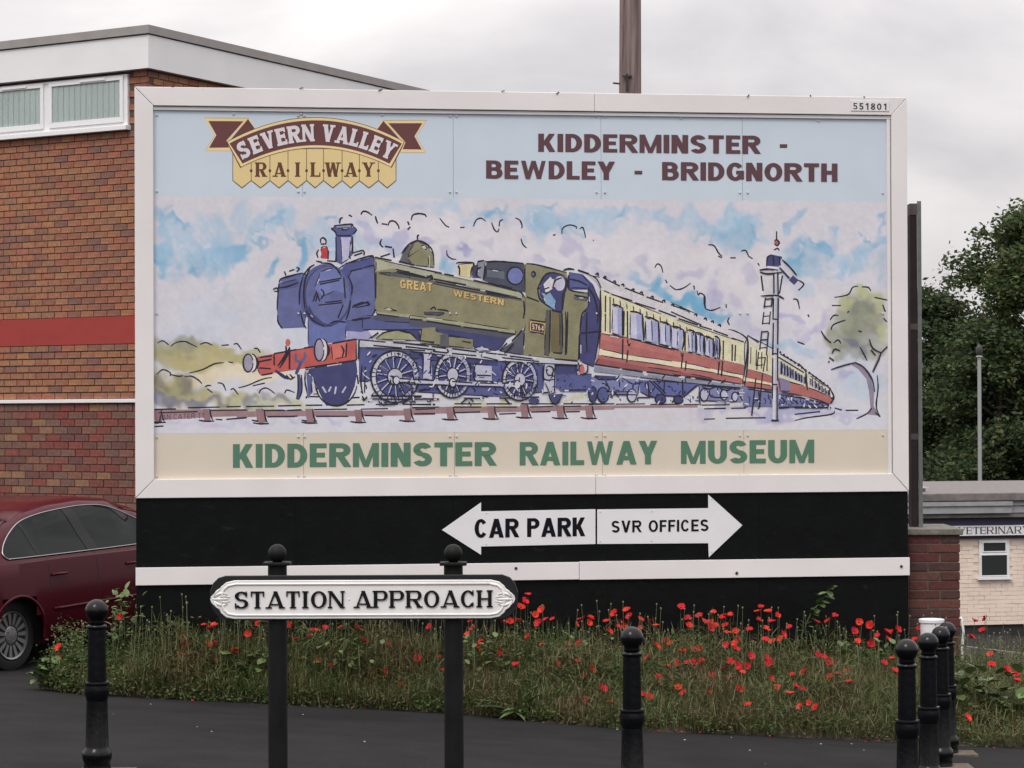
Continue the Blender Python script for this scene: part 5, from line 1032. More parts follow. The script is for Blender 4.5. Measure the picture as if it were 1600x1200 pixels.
# ---- arrow signs screwed to the black boarding
m_arrow = mat('arrow_white', (0.74, 0.74, 0.76), 0.45, noise=(4, 0.04)); m_atext = mat('arrow_text', (0.006, 0.006, 0.010), 0.5, spec=0.12)
def arrow_sign(name, pts, s, base, cap, label, sv, sh, gap, rivets, space=0.5, wk=1.0):
    e = empty(name, (BX, BYY, BZ0), BYAW); yb = 0.0195; q = [art(*p, 0.015) for p in pts]
    b = MB(); b.prism(q, 0.014, yb); b.build('plate', m_arrow, e, bevel=0.001)
    tw = text_polys(s, sv, sh, gap, space=space, wk=wk)[1]; (xa, ya), (xb, yb2) = base; w1 = s.split(' ')[0]; l1 = text_polys(w1, sv, sh, gap, wk=wk)[1]+gap+space
    for wi, (word, dx) in enumerate(((w1, 0.0), (s.split(' ')[1], l1))):
      b = MB(); polys = [[(p[0]+dx, p[1]) for p in q_] for q_ in text_polys(word, sv, sh, gap, wk=wk)[0]]
      for i, pq in enumerate(polys):
        y = 0.0128-0.00006*(i % 50); b.add([(lambda r: (r[0], y, r[1]))(art(xa+(xb-xa)*p[0]/tw, ya+(yb2-ya)*p[0]/tw-p[1]*cap, 0.013)) for p in pq], [tuple(range(len(pq)))])
      b.build('lettering', m_atext, e, recalc=False)
    for p in rivets:
        u, z = art(*p, 0.014); r = bpy.data.objects.new('rivet', scm); C.objects.link(r); r.parent = e; r.location = (u, 0.0138, z); r.scale = (0.7, 0.6, 0.7)
    return tag(e, label, 'sign', 'arrow signs on the black boarding')
arrow_sign('arrow_sign', [(690.5,828),(751.7,785),(751.7,799),(930.4,795.6),(930.4,850),(751.7,854),(751.7,867)], 'CAR PARK', ((741.5, 840.5), (914.5, 837.8)), 29.5, 'white arrow sign reading CAR PARK on the black boarding', 0.265, 0.18, 0.10, [(760, 802), (760, 850)], 0.42, 0.92)
arrow_sign('arrow_sign', [(933.2,796),(1106.6,794),(1106.6,772.8),(1160,820.8),(1107.6,870.7),(1106.6,848.8),(933.2,850)], 'SVR OFFICES', ((955.5, 832.2), (1107, 829.8)), 18.5, 'white arrow sign reading SVR OFFICES on the black boarding', 0.21, 0.165, 0.15, [(938, 800), (938, 846), (1018, 799), (1018, 845), (1112, 780), (1112, 862)], 0.5, 0.92)

# ------------------------------------------------------------------ STATION APPROACH street sign
SY = 12.5; k_ = SY/FPX
def sp(px, py, off=0.0): p = at_depth(px, py, SY+off); return p.x, p.z
m_post = mat('black_iron_dull', (0.008, 0.009, 0.0085), 0.5, spec=0.15, noise=(9, 0.3), bump=(30, 0.25, 0.003)); m_back = mat('black_gloss', (0.008, 0.008, 0.010), 0.35)
m_cast = mat('white_cast_iron', (0.78, 0.77, 0.755), 0.35, noise=(10, 0.04), bump=(22, 0.25, 0.003)); m_let = mat('black_enamel', (0.006, 0.006, 0.008), 0.4, spec=0.2)
xc, _ = sp(567, 935); gs = gz(xc, SY)
ss = empty('station_sign', (xc, SY, gs))
def sl(px, py): x, z = sp(px, py); return (x-xc, z-gs)
for px in (430.3, 706.6):
    x, zt_ = sl(px, 881); x0 = x+0.004
    b = MB(); b.lathe([(0.048, gz(xc+x0, SY)-gs-0.25), (0.047, 0.6), (0.0465, zt_-0.008)], 24, M=Matrix.Translation((x0, 0.062, 0))); post = b.build('post', m_post, ss, smooth='auto')
    b = MB(); b.box((x0-0.066, -0.004, zt_-0.010), (x0+0.066, 0.128, zt_+0.006)); b.build('collar', m_post, post, bevel=0.004)
    r = 0.0455; prof = [(0.022, zt_+0.006), (0.024, zt_+0.012)]+[(r*math.cos(R_(a)), zt_+0.048+r*math.sin(R_(a))) for a in range(-58, 90, 8)]+[(0.001, zt_+0.048+r)]
    b = MB(); b.lathe(prof, 24, M=Matrix.Translation((x0, 0.062, 0))); b.build('ball_finial', m_post, post, smooth=True)
b = MB(); b.prism([sl(*p) for p in [(352,899.5),(785,897.5),(797,902),(805,911),(809.5,925),(809.5,942),(804,955),(795,964),(782,968),(352,969.5),(341,964),(333,955),(328,942),(328,925),(333,911),(341,903)]], 0.0, 0.014); b.build('backing_plate', m_back, ss, bevel=0.003)
R_end = [(767,905.5),(780,908.5),(788,915),(792,922),(799,926),(804,931),(805,936),(803,941),(798,946),(793,949),(788,957),(780,963.5),(767,966)]
outl = R_end+[(1134-x, y+1.2) for x, y in R_end[::-1]]
b = MB(); b.prism([sl(*p) for p in outl], -0.010, -0.0005); plate = b.build('name_plate', m_cast, ss, bevel=0.003)
rim = [(765,911.5),(777,914),(784,920),(786,927),(790,936),(786,945),(784,952),(777,958),(765,960)]
rim = rim+[(1134-x, y+1.0) for x, y in rim[::-1]]; rim = [sl(*p) for p in rim]; rim.append(rim[0])
b = MB(); b.tube([(x, -0.0115, z) for x, z in rim], 0.0055, 8); b.build('raised_rim', m_cast, plate, smooth=True)
b = MB(); o2 = [sl(567+(x-567)*0.997, 936+(y-936)*0.95) for x, y in outl]; n = len(o2)
for i in range(n):                                      # beaded edge
    (xa, za), (xb, zb) = o2[i], o2[(i+1) % n]; m_ = max(1, int(math.hypot(xb-xa, zb-za)/0.0075))
    for j in range(m_):
        t_ = j/m_; b.lathe([(0.0026, -0.002), (0.0026, 0.0008), (0.0008, 0.002)], 5, M=Matrix.Translation((xa+(xb-xa)*t_, -0.0105, za+(zb-za)*t_)) @ Matrix.Rotation(math.pi/2, 4, 'X'))
stuff(b.build('beading', m_cast, plate))
for sgn in (1, -1):                                     # cast acanthus scroll at each end
    b = MB(); fx = lambda x, y: (lambda q: (q[0], -0.0115, q[1]))(sl(567+sgn*(x-567), y))
    for (pts, r) in (([(801,936),(790,936),(776,936)], [0.006,0.007,0.003]), ([(800,933),(793,928),(785,926),(779,929),(782,933)], [0.006,0.006,0.005,0.004,0.002]), ([(800,939),(793,944),(785,946),(779,943),(782,939)], [0.006,0.006,0.005,0.004,0.002]), ([(799,931),(795,924),(789,919)], [0.005,0.005,0.002]), ([(799,941),(795,948),(789,953)], [0.005,0.005,0.002]), ([(790,934),(783,931),(774,933)], [0.004,0.004,0.002]), ([(790,938),(783,941),(774,939)], [0.004,0.004,0.002])):
        b.tube([fx(*p) for p in pts], r, 7)
    b.build('scroll_ornament', m_cast, plate, smooth=True)
for (s, xa, xb, ya, yb) in (('STATION', 367, 537, 950.6, 949.6), ('APPROACH', 554.5, 768, 949.4, 948.4)):
    polys, tw = text_polys(s, 0.21, 0.085, 0.15, ser=0.075, sth=0.075); x = 0; 
    # one raised casting per letter
    cur = 0.0
    for ch in s:
        W = GW[ch] if ch != 'I' else 0.21
        if ch == 'I': cur += 0.075
        b = MB()
        for i, q in enumerate(glyph(ch, W, 0.21, 0.085, 0.075, 0.075)):
            b.prism([sl(xa+(xb-xa)*(p[0]+cur)/tw, ya+(yb-ya)*(p[0]+cur)/tw-p[1]*26.6) for p in q], -0.0165-0.00012*(i % 12), -0.0098)
        b.build('letter', m_let, plate)
        cur += W+0.15+(0.075 if ch == 'I' else 0)
b = MB(); u, z = sl(545.5, 936); b.lathe([(0.006, 0), (0.004, 0.003)], 10, M=Matrix.Translation((u, -0.0102, z)) @ Matrix.Rotation(math.pi/2, 4, 'X')); b.build('bolt_head', m_cast, plate)
tag(ss, 'white cast iron STATION APPROACH nameplate on two black posts', 'street sign')

# ------------------------------------------------------------------ bollards
m_boll = mat('black_bollard_paint', (0.003, 0.0035, 0.0045), 0.22, spec=0.28, noise=(8, 0.35), bump=(24, 0.3, 0.004))
specks(m_boll, 30, 0.66, 0.72, (0.06, 0.05, 0.045), 0.8); specks(m_boll, 6, 0.60, 0.8, (0.012, 0.013, 0.014), 0.8); specks(m_post, 22, 0.66, 0.74, (0.05, 0.048, 0.045), 0.7, (1, 1, 0.3)); specks(m_cast, 16, 0.70, 0.76, (0.10, 0.08, 0.07), 0.8)
def bollard(px, s, label, group, first=[None]):
    y = FPX/s; x = (px-800)/s; z = gz(x, y)
    if first[0] is None:
        e = empty('bollard')
        b = MB(); b.lathe([(0.075, -0.25), (0.075, 0.03), (0.070, 0.05), (0.074, 0.062), (0.080, 0.078), (0.0815, 0.10), (0.078, 0.12), (0.067, 0.132), (0.0635, 0.145), (0.0575, 0.395)], 28); b.build('base', m_boll, e, smooth='auto')
        b = MB(); b.lathe([(0.058, 0.396), (0.062, 0.412), (0.068, 0.43), (0.0695, 0.455), (0.066, 0.475), (0.066, 0.488), (0.068, 0.491), (0.067, 0.499), (0.054, 0.502)], 28); b.build('collar_ring', m_boll, e, smooth='auto')
        b = MB(); b.lathe([(0.0525, 0.503), (0.0485, 0.78), (0.0485, 0.786), (0.054, 0.79), (0.0565, 0.796), (0.0565, 0.802), (0.053, 0.808), (0.045, 0.812)], 28); b.build('shaft', m_boll, e, smooth='auto')
        r = 0.0632; pr_ = [(0.044, 0.813), (0.043, 0.828)]+[(r*math.cos(R_(a)), 0.887+r*math.sin(R_(a))) for a in range(-48, 90, 6)]+[(0.001, 0.95)]
        b = MB(); b.lathe(pr_, 28); b.build('ball_top', m_boll, e, smooth=True)
        b = MB(); b.box((-0.1, -0.12, -0.02), (0.2, 0.12, 0.012)); b.build('footing', mat('mortar_patch', (0.11, 0.085, 0.06), 0.95, noise=(30, 0.4)), e)
        first[0] = e
    else: e = copy_tree(first[0])
    e.location = (x, y, z); e.rotation_euler = (0, 0, 0)
    return tag(e, label, 'bollard', group)
bollard(150.3, 284.5, 'black ball topped bollard standing alone near the parked red car', 'ball topped bollards')
bollard(985.3, 284.5, 'black ball topped bollard standing alone before the middle of the poppies', 'ball topped bollards')
for px, s, lb in ((1414.5, 279, 'black ball topped bollard at the street end of the row of four'), (1448, 255, 'third black bollard from the flower bed in the row of four'), (1467.5, 232, 'second black bollard from the flower bed in the row of four'), (1477.5, 217, 'black ball topped bollard of the row of four closest to the bed')):
    bollard(px, s, lb, 'ball topped bollards')

# ------------------------------------------------------------------ parked saloon car
m_car = mat('maroon_car_paint', (0.066, 0.0035, 0.010), 0.18, coat=0.0, spec=0.2)
m_cglass = mat('car_glass', (0.008, 0.011, 0.011), 0.05, spec=0.14); m_rub = mat('tyre_rubber', (0.012, 0.012, 0.013), 0.8, bump=(60, 0.3, 0.004)); m_alloy = mat('alloy_rim', (0.27, 0.27, 0.27), 0.35, metal=0.8); m_chrome = mat('chrome_trim', (0.42, 0.42, 0.44), 0.25, metal=0.9); m_dark = mat('dark_plastic', (0.01, 0.01, 0.011), 0.7)
car_yaw = math.atan2(CAR_H.y, CAR_H.x)
zr_ = gz(CAR0.x, CAR0.y)
car = empty('parked_car', (CAR0.x, CAR0.y, zr_)); 
# local frame: x forward, origin under the near rear wheel; body extends to +y
tilt = 0.040
car.rotation_euler = (Matrix.Rotation(car_yaw, 3, 'Z') @ Matrix.Rotation(-tilt, 3, 'Y')).to_euler()
WB = 2.70; RA = 0.0; CW = 1.76; YC = CW/2-0.10             # centre line offset from the near wheel's outer face
def interp(tab, x):
    if x <= tab[0][0]: return tab[0][1]
    for (a, p), (b_, q) in zip(tab, tab[1:]):
        if x <= b_: t_ = (x-a)/(b_-a); t_ = t_*t_*(3-2*t_)*0.5+t_*0.5; return p+(q-p)*t_
    return tab[-1][1]
ROOF = [(-1.02,0.80),(-0.95,0.93),(-0.55,0.985),(-0.42,1.02),(-0.1,1.19),(0.15,1.305),(0.45,1.385),(0.85,1.43),(1.25,1.44),(1.6,1.415),(1.95,1.31),(2.3,1.12),(2.5,0.995),(2.7,0.95),(3.2,0.885),(3.5,0.80),(3.62,0.62)]
BELT = [(-1.02,0.78),(-0.9,0.90),(-0.4,0.955),(0.4,0.95),(2.0,0.925),(2.5,0.905),(3.2,0.83),(3.5,0.74),(3.62,0.60)]
HALF = [(-1.02,0.70),(-0.95,0.78),(-0.6,0.85),(0.2,0.88),(1.5,0.885),(2.6,0.87),(3.2,0.82),(3.5,0.72),(3.62,0.60)]
BOT = [(-1.02,0.42),(-0.9,0.30),(-0.5,0.24),(0.4,0.20),(2.6,0.20),(3.3,0.24),(3.62,0.38)]
def body_section(x):
    rf, be, hw, bo = interp(ROOF, x), interp(BELT, x), interp(HALF, x), interp(BOT, x); gh = max(0.0, rf-be)
    tb = min(1.0, gh/0.42)
    return [(hw*0.90, bo), (hw*0.975, bo+0.08), (hw*0.995, bo+(be-bo)*0.35), (hw, bo+(be-bo)*0.58), (hw*0.985, bo+(be-bo)*0.82), (hw*0.962, be-0.015), (hw*0.945, be),
            (hw*(0.945-0.11*tb), be+gh*0.35), (hw*(0.945-0.20*tb), be+gh*0.70), (hw*(0.945-0.28*tb), be+gh*0.90), (hw*(0.945-0.36*tb), be+gh*0.975), (hw*0.38, rf-0.004*tb), (0.0, rf)]
xs_ = [-1.02+i*(4.64)/116 for i in range(117)]
b = MB(); rows = []
for x in xs_:
    sec = body_section(x); rows.append([(x, YC-y, z) for y, z in sec]+[(x, YC+y, z) for y, z in sec[-2::-1]])
m_ = len(rows[0]); vs = [p for r in rows for p in r]; fs = []
for i in range(len(rows)-1):
    for j in range(m_-1):
        c = [vs[i*m_+j], vs[i*m_+m_+j], vs[i*m_+m_+j+1], vs[i*m_+j+1]]; cx = sum(p[0] for p in c)/4; cz = sum(p[2] for p in c)/4
        if any(math.hypot(cx-wx, cz-0.31) < 0.333 for wx in (RA, WB)) and (j < 5 or j > m_-7): continue
        fs.append((i*m_+j, i*m_+m_+j, i*m_+m_+j+1, i*m_+j+1))
fs.append(tuple(range(m_))); fs.append(tuple((len(rows)-1)*m_+j for j in range(m_-1, -1, -1)))
b.add(vs, fs); body = b.build('body', m_car, car, smooth='auto')
b = MB(); b.box((-0.9, 0.02, 0.20), (3.4, CW-0.24, 0.66)); b.build('underbody', m_dark, body)
def side_y(x, z):                                       # near side surface
    sec = body_section(x)
    for (y0, z0), (y1, z1) in zip(sec, sec[1:]):
        if z0 <= z <= z1 and z1 > z0: return YC-(y0+(y1-y0)*(z-z0)/(z1-z0))
    return YC-sec[-1][0]
WIN = [(-0.06,0.985),(-0.10,1.03),(-0.04,1.11),(0.10,1.20),(0.32,1.285),(0.62,1.335),(1.0,1.36),(1.3,1.36),(1.55,1.33),(1.85,1.225),(2.15,1.07),(2.28,0.985),(2.26,0.962),(1.5,0.965),(0.6,0.975)]
def glass_patch(name, poly, off, m, parent, side=1):
    """a panel that follows the body side: polygon cut into vertical strips"""
    x0, x1 = min(p[0] for p in poly), max(p[0] for p in poly); n = 40; b = MB(); vs = []
    for i in range(n+1):
        x = x0+(x1-x0)*(i/n*0.998+0.001); zs = []
        for (a, za), (c, zc) in zip(poly, poly[1:]+poly[:1]):
            if (a <= x) != (c <= x): zs.append(za+(zc-za)*(x-a)/(c-a))
        lo, hi = min(zs), max(zs)
        for k in range(7):
            z = lo+(hi-lo)*k/6; y = side_y(x, z)-off
            vs.append((x, y if side == 1 else 2*YC-y, z))
    b.add(vs, [(i*7+k, (i+1)*7+k, (i+1)*7+k+1, i*7+k+1) for i in range(n) for k in range(6)]); return b.build(name, m, parent, smooth=True)
for side in (1, -1):
    fl = lambda p: p if side == 1 else (p[0], 2*YC-p[1], p[2])
    glass_patch('side_window', WIN, 0.006, m_cglass, body, side)
    dn = []; dense = smooth_pts(WIN+[WIN[0]], 4)
    b = MB(); b.tube([fl((x, side_y(x, z)-0.009, z)) for x, z in dense], 0.0055, 6); b.build('chrome_surround', m_chrome, body, smooth=True)
    glass_patch('door_pillar', [(1.02,0.97),(1.17,0.97),(1.05,1.352),(0.90,1.352)], 0.010, m_dark, body, side)
    glass_patch('window_divider', [(0.33,0.98),(0.36,0.98),(0.30,1.27),(0.27,1.26)], 0.009, m_dark, body, side)
    for xh in (0.55, 1.62):
        b = MB(); y = side_y(xh, 0.80); b.tube([fl((xh-0.10, y+0.005, 0.80)), fl((xh-0.08, y-0.022, 0.805)), fl((xh+0.08, y-0.022, 0.805)), fl((xh+0.10, y+0.005, 0.80))], 0.014, 6); b.build('door_handle', m_car, body, smooth=True)
    b = MB(); b.tube([fl((x, side_y(x, 0.50)-0.006, 0.50)) for x in [0.46+i*0.1 for i in range(19)]], 0.014, 6); b.build('rub_strip', m_car, body, smooth=True)
    for xd in (0.42, 1.10, 2.18):
        b = MB(); b.tube([fl((xd+(0.10 if xd < 0.5 else 0)*max(0, (0.6-z)/0.4)*2, side_y(xd, z)+0.0005, z)) for z in [0.30+i*0.05 for i in range(14)]], 0.0035, 4); b.build('door_gap', m_dark, body)
    b = MB(); M_ = Matrix.Translation(fl((2.16, side_y(2.16, 1.0)-0.11, 1.0))) @ Matrix.Diagonal((0.09, 0.10, 0.075, 1)); b.lathe([(math.cos(R_(a)), math.sin(R_(a))) for a in range(-80, 81, 20)], 14, M=M_); b.build('door_mirror', m_car, body, smooth=True)
    for wx in (RA, WB):                                 # arch lip and wheel
        b = MB(); b.tube([fl((wx+0.345*math.cos(R_(a)), side_y(wx+0.3*math.cos(R_(a)), max(0.30, 0.31+0.345*math.sin(R_(a))))+0.004, 0.31+0.345*math.sin(R_(a)))) for a in range(-14, 195, 8)], 0.016, 6); b.build('wheel_arch', m_car, body, smooth=True)
        Mw = Matrix.Translation((wx, 0.0 if side == 1 else 2*YC, 0.31)) @ Matrix.Rotation(math.pi/2*side, 4, 'X')
        b = MB(); b.lathe([(0.215, -0.19), (0.29, -0.19), (0.312, -0.165), (0.315, -0.04), (0.306, -0.012), (0.27, 0.0), (0.222, -0.004), (0.214, -0.03), (0.214, -0.17)], 40, M=Mw); whl = b.build('wheel', m_rub, car, smooth='auto')
        b = MB(); b.lathe([(0.213, -0.05), (0.216, -0.004), (0.209, 0.002), (0.196, -0.004), (0.188, -0.03), (0.187, -0.05)], 40, M=Mw)
        b.lathe([(0.185, -0.06), (0.10, -0.035), (0.075, -0.012), (0.03, -0.008), (0.001, -0.008)], 24, M=Mw)
        for k in range(15):
            a = 2*math.pi*k/15; Mk = Mw @ Matrix.Rotation(a, 4, 'Z'); b.add([Mk @ Vector(p) for p in ((0.09,-0.013,-0.014),(0.09,0.013,-0.014),(0.196,0.02,-0.010),(0.196,-0.02,-0.010),(0.09,-0.013,-0.045),(0.09,0.013,-0.045),(0.196,0.02,-0.05),(0.196,-0.02,-0.05))], [(0,1,2,3),(0,4,5,1),(1,5,6,2),(2,6,7,3),(3,7,4,0)])
        b.build('rim', m_alloy, whl, smooth='auto')
        for k in range(5):
            a = 2*math.pi*k/5; b = MB(); b.lathe([(0.009, 0), (0.007, 0.008)], 8, M=Mw @ Matrix.Translation((0.055*math.cos(a), 0.055*math.sin(a), -0.012))); b.build('wheel_nut', m_chrome, whl)
# screens, lights, plate
def deck_patch(name, x0, x1, f0, f1, m):
    b = MB(); vs = []; n = 14
    for i in range(n+1):
        x = x0+(x1-x0)*i/n; sec = body_section(x); hw0 = interp(HALF, x)*(f0+(f1-f0)*i/n)
        for k in range(13):
            yy = -hw0+2*hw0*k/12; prof = sec[6:]
            z = None
            for (ya, za), (yb, zb) in zip(prof, prof[1:]):
                if yb <= abs(yy) <= ya: z = za+(zb-za)*(ya-abs(yy))/(ya-yb+1e-9); break
            vs.append((x, YC+yy, (z if z is not None else sec[-1][1])+0.006))
    b.add(vs, [(i*13+k, (i+1)*13+k, (i+1)*13+k+1, i*13+k+1) for i in range(n) for k in range(12)]); return b.build(name, m, body, smooth=True)
deck_patch('rear_screen', -0.38, 0.20, 0.80, 0.66, m_cglass); deck_patch('windscreen', 1.78, 2.46, 0.68, 0.80, m_cglass)
for side in (1, -1):
    b = MB(); b.box((-1.035, YC+side*0.62-0.12, 0.66), (-0.93, YC+side*0.62+0.12, 0.80)); b.build('tail_light', mat('tail_red', (0.25, 0.01, 0.01), 0.2), body, bevel=0.02)
    b = MB(); b.box((3.45, YC+side*0.52-0.14, 0.60), (3.60, YC+side*0.52+0.14, 0.70)); b.build('headlight', m_chrome, body, bevel=0.02)
tag(car, 'dark red saloon car parked between brick building and hoarding', 'car')

# ------------------------------------------------------------------ white tub and small pipe by the pier
ty = 20.9; a = at_depth(1455.5, 967, ty); tz = bedz(a.x, ty); hh = a.z-tz; m_tub = mat('white_plastic', (0.75, 0.75, 0.76), 0.4)
tub = empty('white_tub', (a.x, ty, tz)); b = MB(); b.lathe([(0.070, -0.05), (0.094, hh-0.03), (0.090, hh-0.029), (0.088, hh-0.06), (0.06, 0.05)], 24); b.build('tub', m_tub, tub, smooth='auto')
b = MB(); b.lathe([(0.094, hh-0.029), (0.104, hh-0.027), (0.105, hh-0.004), (0.099, hh), (0.095, hh-0.006), (0.095, hh-0.027)], 24); b.build('rim', m_tub, tub, smooth='auto')
tag(tub, 'white plastic tub half hidden among poppies in front of the pier', 'tub')
wp_ = at_depth(1503, 964, 21.5); b = MB(); g1 = gz(wp_.x, 21.5)
b.tube([(wp_.x-0.012, 21.5, wp_.z), (wp_.x, 21.5, wp_.z-0.04), (wp_.x+0.012, 21.5, wp_.z-0.12), (wp_.x, 21.5, wp_.z-0.25), (wp_.x-0.005, 21.5, g1-0.1)], 0.011, 8)
tag(b.build('white_pipe', m_tub, smooth=True), 'thin bent white pipe at the right edge of the brick pier', 'pipe')

# ------------------------------------------------------------------ weeds, grass and poppies
def greens(*c): return [tuple(x*1.14 for x in v) for v in c]
GA = greens((0.072,0.108,0.034),(0.095,0.135,0.046),(0.052,0.082,0.026),(0.115,0.135,0.052),(0.08,0.10,0.042))
GB = greens((0.13,0.105,0.05),(0.10,0.075,0.038),(0.16,0.14,0.07),(0.085,0.055,0.032),(0.11,0.10,0.042))
m_grass = leafmat2('bed_grass', GA, GB); m_dry = leafmat2('dry_grass', GB, greens((0.20,0.16,0.085),(0.15,0.11,0.06),(0.10,0.06,0.038),(0.24,0.20,0.11)), 2.3)
m_weed = leafmat2('weed_leaf', greens((0.060,0.10,0.026),(0.078,0.125,0.036),(0.045,0.072,0.022),(0.095,0.12,0.042)), greens((0.075,0.085,0.03),(0.10,0.095,0.04),(0.06,0.055,0.026),(0.12,0.085,0.045)), 1.3)
def bed_back(x): return BYY+(x-BX)*math.tan(BYAW)-0.04 if x < 3.35 else (22.0 if x > 3.75 else 21.5)
def bed_point(r):
    while True:
        x = r.uniform(-3.75, 5.1); y0 = bed_edge(x); y1 = bed_back(x) if x > -3.02 else min(20.62, bed_back(-3.0)+0.1)
        y = r.uniform(y0, y1)
        if in_bed(x, y): return x, y, (y-y0)/max(0.2, y1-y0)
def clumpiness(x, y): return 0.5+0.75*math.sin(x*3.1+math.sin(y*5.0)*1.3)*math.sin(y*4.3+x*1.7)
def blades(name, n, hmin, hmax, wd, m, seed, edge_only=False, lean=0.35):
    r = random.Random(seed); V, F = [], []
    for i in range(n):
        x, y, t_ = bed_point(r)
        if edge_only and t_ > 0.45: continue
        h = (hmin+(hmax-hmin)*(0.25+0.75*min(1, t_*1.35)))*r.uniform(0.55, 1.1)*(0.72+0.5*clumpiness(x, y))
        if x < -3.05: h *= 0.55
        if x > 3.3: h *= 0.9
        a = r.uniform(0, 2*math.pi); ln = r.uniform(0.05, lean)*h; dx, dy = math.cos(a)*ln, math.sin(a)*ln; wx, wy = -math.sin(a)*wd*r.uniform(.6, 1.3), math.cos(a)*wd
        z = bedz(x, y)-0.01; o = len(V)
        V += [(x-wx, y-wy, z), (x+wx, y+wy, z), (x+dx*.35-wx*.8, y+dy*.35-wy*.8, z+h*.55), (x+dx*.35+wx*.8, y+dy*.35+wy*.8, z+h*.55), (x+dx, y+dy, z+h*(1-0.18*ln/h))]
        F += [(o, o+1, o+3, o+2), (o+2, o+3, o+4)]
    b = MB(); b.v = V; b.f = F; b.mi = [0]*len(F); b.col = [None]*len(F)
    return stuff(b.build(name, m, recalc=False))
def tangle(name, n, m, seed, smin, smax, wd, top):
    """short bent stalks and blades lying every which way through the canopy"""
    r = random.Random(seed); V, F = [], []
    for i in range(n):
        x, y, t_ = bed_point(r); hc = top*(0.30+0.70*min(1, t_*1.3))*(0.65+0.6*clumpiness(x*1.3, y*1.1))*(0.6 if x < -3.05 else 1)
        z = bedz(x, y)+hc*r.random()**0.8; a = r.uniform(0, 2*math.pi); e_ = r.gauss(0.55, 0.55); L_ = r.uniform(smin, smax)
        d = Vector((math.cos(a)*math.cos(e_), math.sin(a)*math.cos(e_), math.sin(e_))); q = Vector((-math.sin(a), math.cos(a), r.uniform(-.5, .5)))*wd*r.uniform(.6, 1.5)
        p0 = Vector((x, y, z)); p1 = p0+d*L_*0.5; p2 = p0+d*L_+Vector((0, 0, -0.25*L_*r.random())); o = len(V)
        V += [tuple(p0-q), tuple(p0+q), tuple(p1-q), tuple(p1+q), tuple(p2)]; F += [(o, o+1, o+3, o+2), (o+2, o+3, o+4)]
    b = MB(); b.v = V; b.f = F; b.mi = [0]*len(F); b.col = [None]*len(F); return stuff(b.build(name, m, recalc=False))
blades('weedy_grass', 15000, 0.12, 0.46, 0.0030, m_grass, 1, lean=0.7)
blades('dry_grass', 6000, 0.10, 0.46, 0.0024, m_dry, 2, lean=1.0)
blades('edge_grass', 9000, 0.05, 0.20, 0.003, m_dry, 3, edge_only=True, lean=1.2)
tangle('tangled_weeds', 34000, m_grass, 31, 0.05, 0.16, 0.0030, 0.42)
tangle('dead_stalks', 14000, m_dry, 32, 0.06, 0.20, 0.0022, 0.40)
r = random.Random(11); cen, spr = [], []
for i in range(3600):
    x, y, t_ = bed_point(r); h = (0.06+0.34*min(1, t_*1.2))*r.uniform(0.2, 1.0)*(0.6+0.6*clumpiness(x+3, y)); cen.append((x, y, bedz(x, y)+h)); spr.append(r.uniform(0.03, 0.075))
rt = empty('leafy_weeds'); bpy.data.objects.remove(rt)
lw = leaves_mesh('leafy_weeds', cen, 22, spr, 0.017, m_weed, None); stuff(lw)
# seed heads and buds on thin stems
b = MB(); r = random.Random(21)
for i in range(420):
    x, y, t_ = bed_point(r)
    if t_ < 0.3: continue
    z = bedz(x, y); h = r.uniform(0.42, 0.72)*(0.75 if x < -3 else 1); dx = r.uniform(-.05, .05)
    b.tube([(x, y, z), (x+dx*.4, y, z+h*.6), (x+dx, y, z+h)], 0.0014, 3); b.lathe([(0.002, -0.008), (0.0065, 0.0), (0.006, 0.007), (0.002, 0.011)], 6, M=Matrix.Translation((x+dx, y, z+h)))
stuff(b.build('seed_heads', mat('seed_head', (0.16, 0.17, 0.09), 0.8)))
# broad leaved plants, each a thing with its leaves
def leaf_mesh(name, ln, wd, m, curl=0.25, fold=0.15):
    b = MB(); n = 6; vs = []
    for i in range(n+1):
        t_ = i/n; w_ = wd*math.sin(math.pi*min(1, t_*0.94+0.06))**0.8*(1 if i < n else 0.05); z = -curl*ln*t_*t_
        vs += [(ln*t_, -w_, z+fold*w_), (ln*t_, 0, z), (ln*t_, w_, z+fold*w_)]
    b.add(vs, [(i*3+k, (i+1)*3+k, (i+1)*3+k+1, i*3+k+1) for i in range(n) for k in range(2)]); o = b.build(name, m, smooth=True, recalc=False); me = o.data; bpy.data.objects.remove(o); return me
m_dock = mat('dock_leaf', (0.06, 0.105, 0.03), 0.5, noise=(8, 0.25), rnd=[(0.05,0.09,0.025),(0.07,0.12,0.03),(0.10,0.14,0.05)]); m_bind = mat('broad_leaf', (0.09, 0.15, 0.04), 0.5, rnd=[(0.08,0.13,0.035),(0.11,0.17,0.05),(0.06,0.10,0.03)])
def plant(name, px, py, depth, label, cat, leaves, stem=None, group=None, mesh=None):
    p = at_depth(px, py, depth); z = bedz(p.x, depth) if in_bed(p.x, depth) else gz(p.x, depth); e = empty(name, (p.x, depth, z))
    if stem: b = MB(); b.tube(stem, [0.006]*(len(stem)-1)+[0.003], 6); b.build('stem', m_weed_stem, e, smooth=True)
    for (pos, az_, el_, sc_) in leaves:
        o = bpy.data.objects.new('leaf', mesh); C.objects.link(o); o.parent = e; o.location = pos; o.rotation_euler = (random.uniform(-.3, .3), -R_(el_), R_(az_)); o.scale = (sc_,)*3
    return tag(e, label, cat, group)
m_weed_stem = mat('green_stem', (0.08, 0.11, 0.04), 0.7)
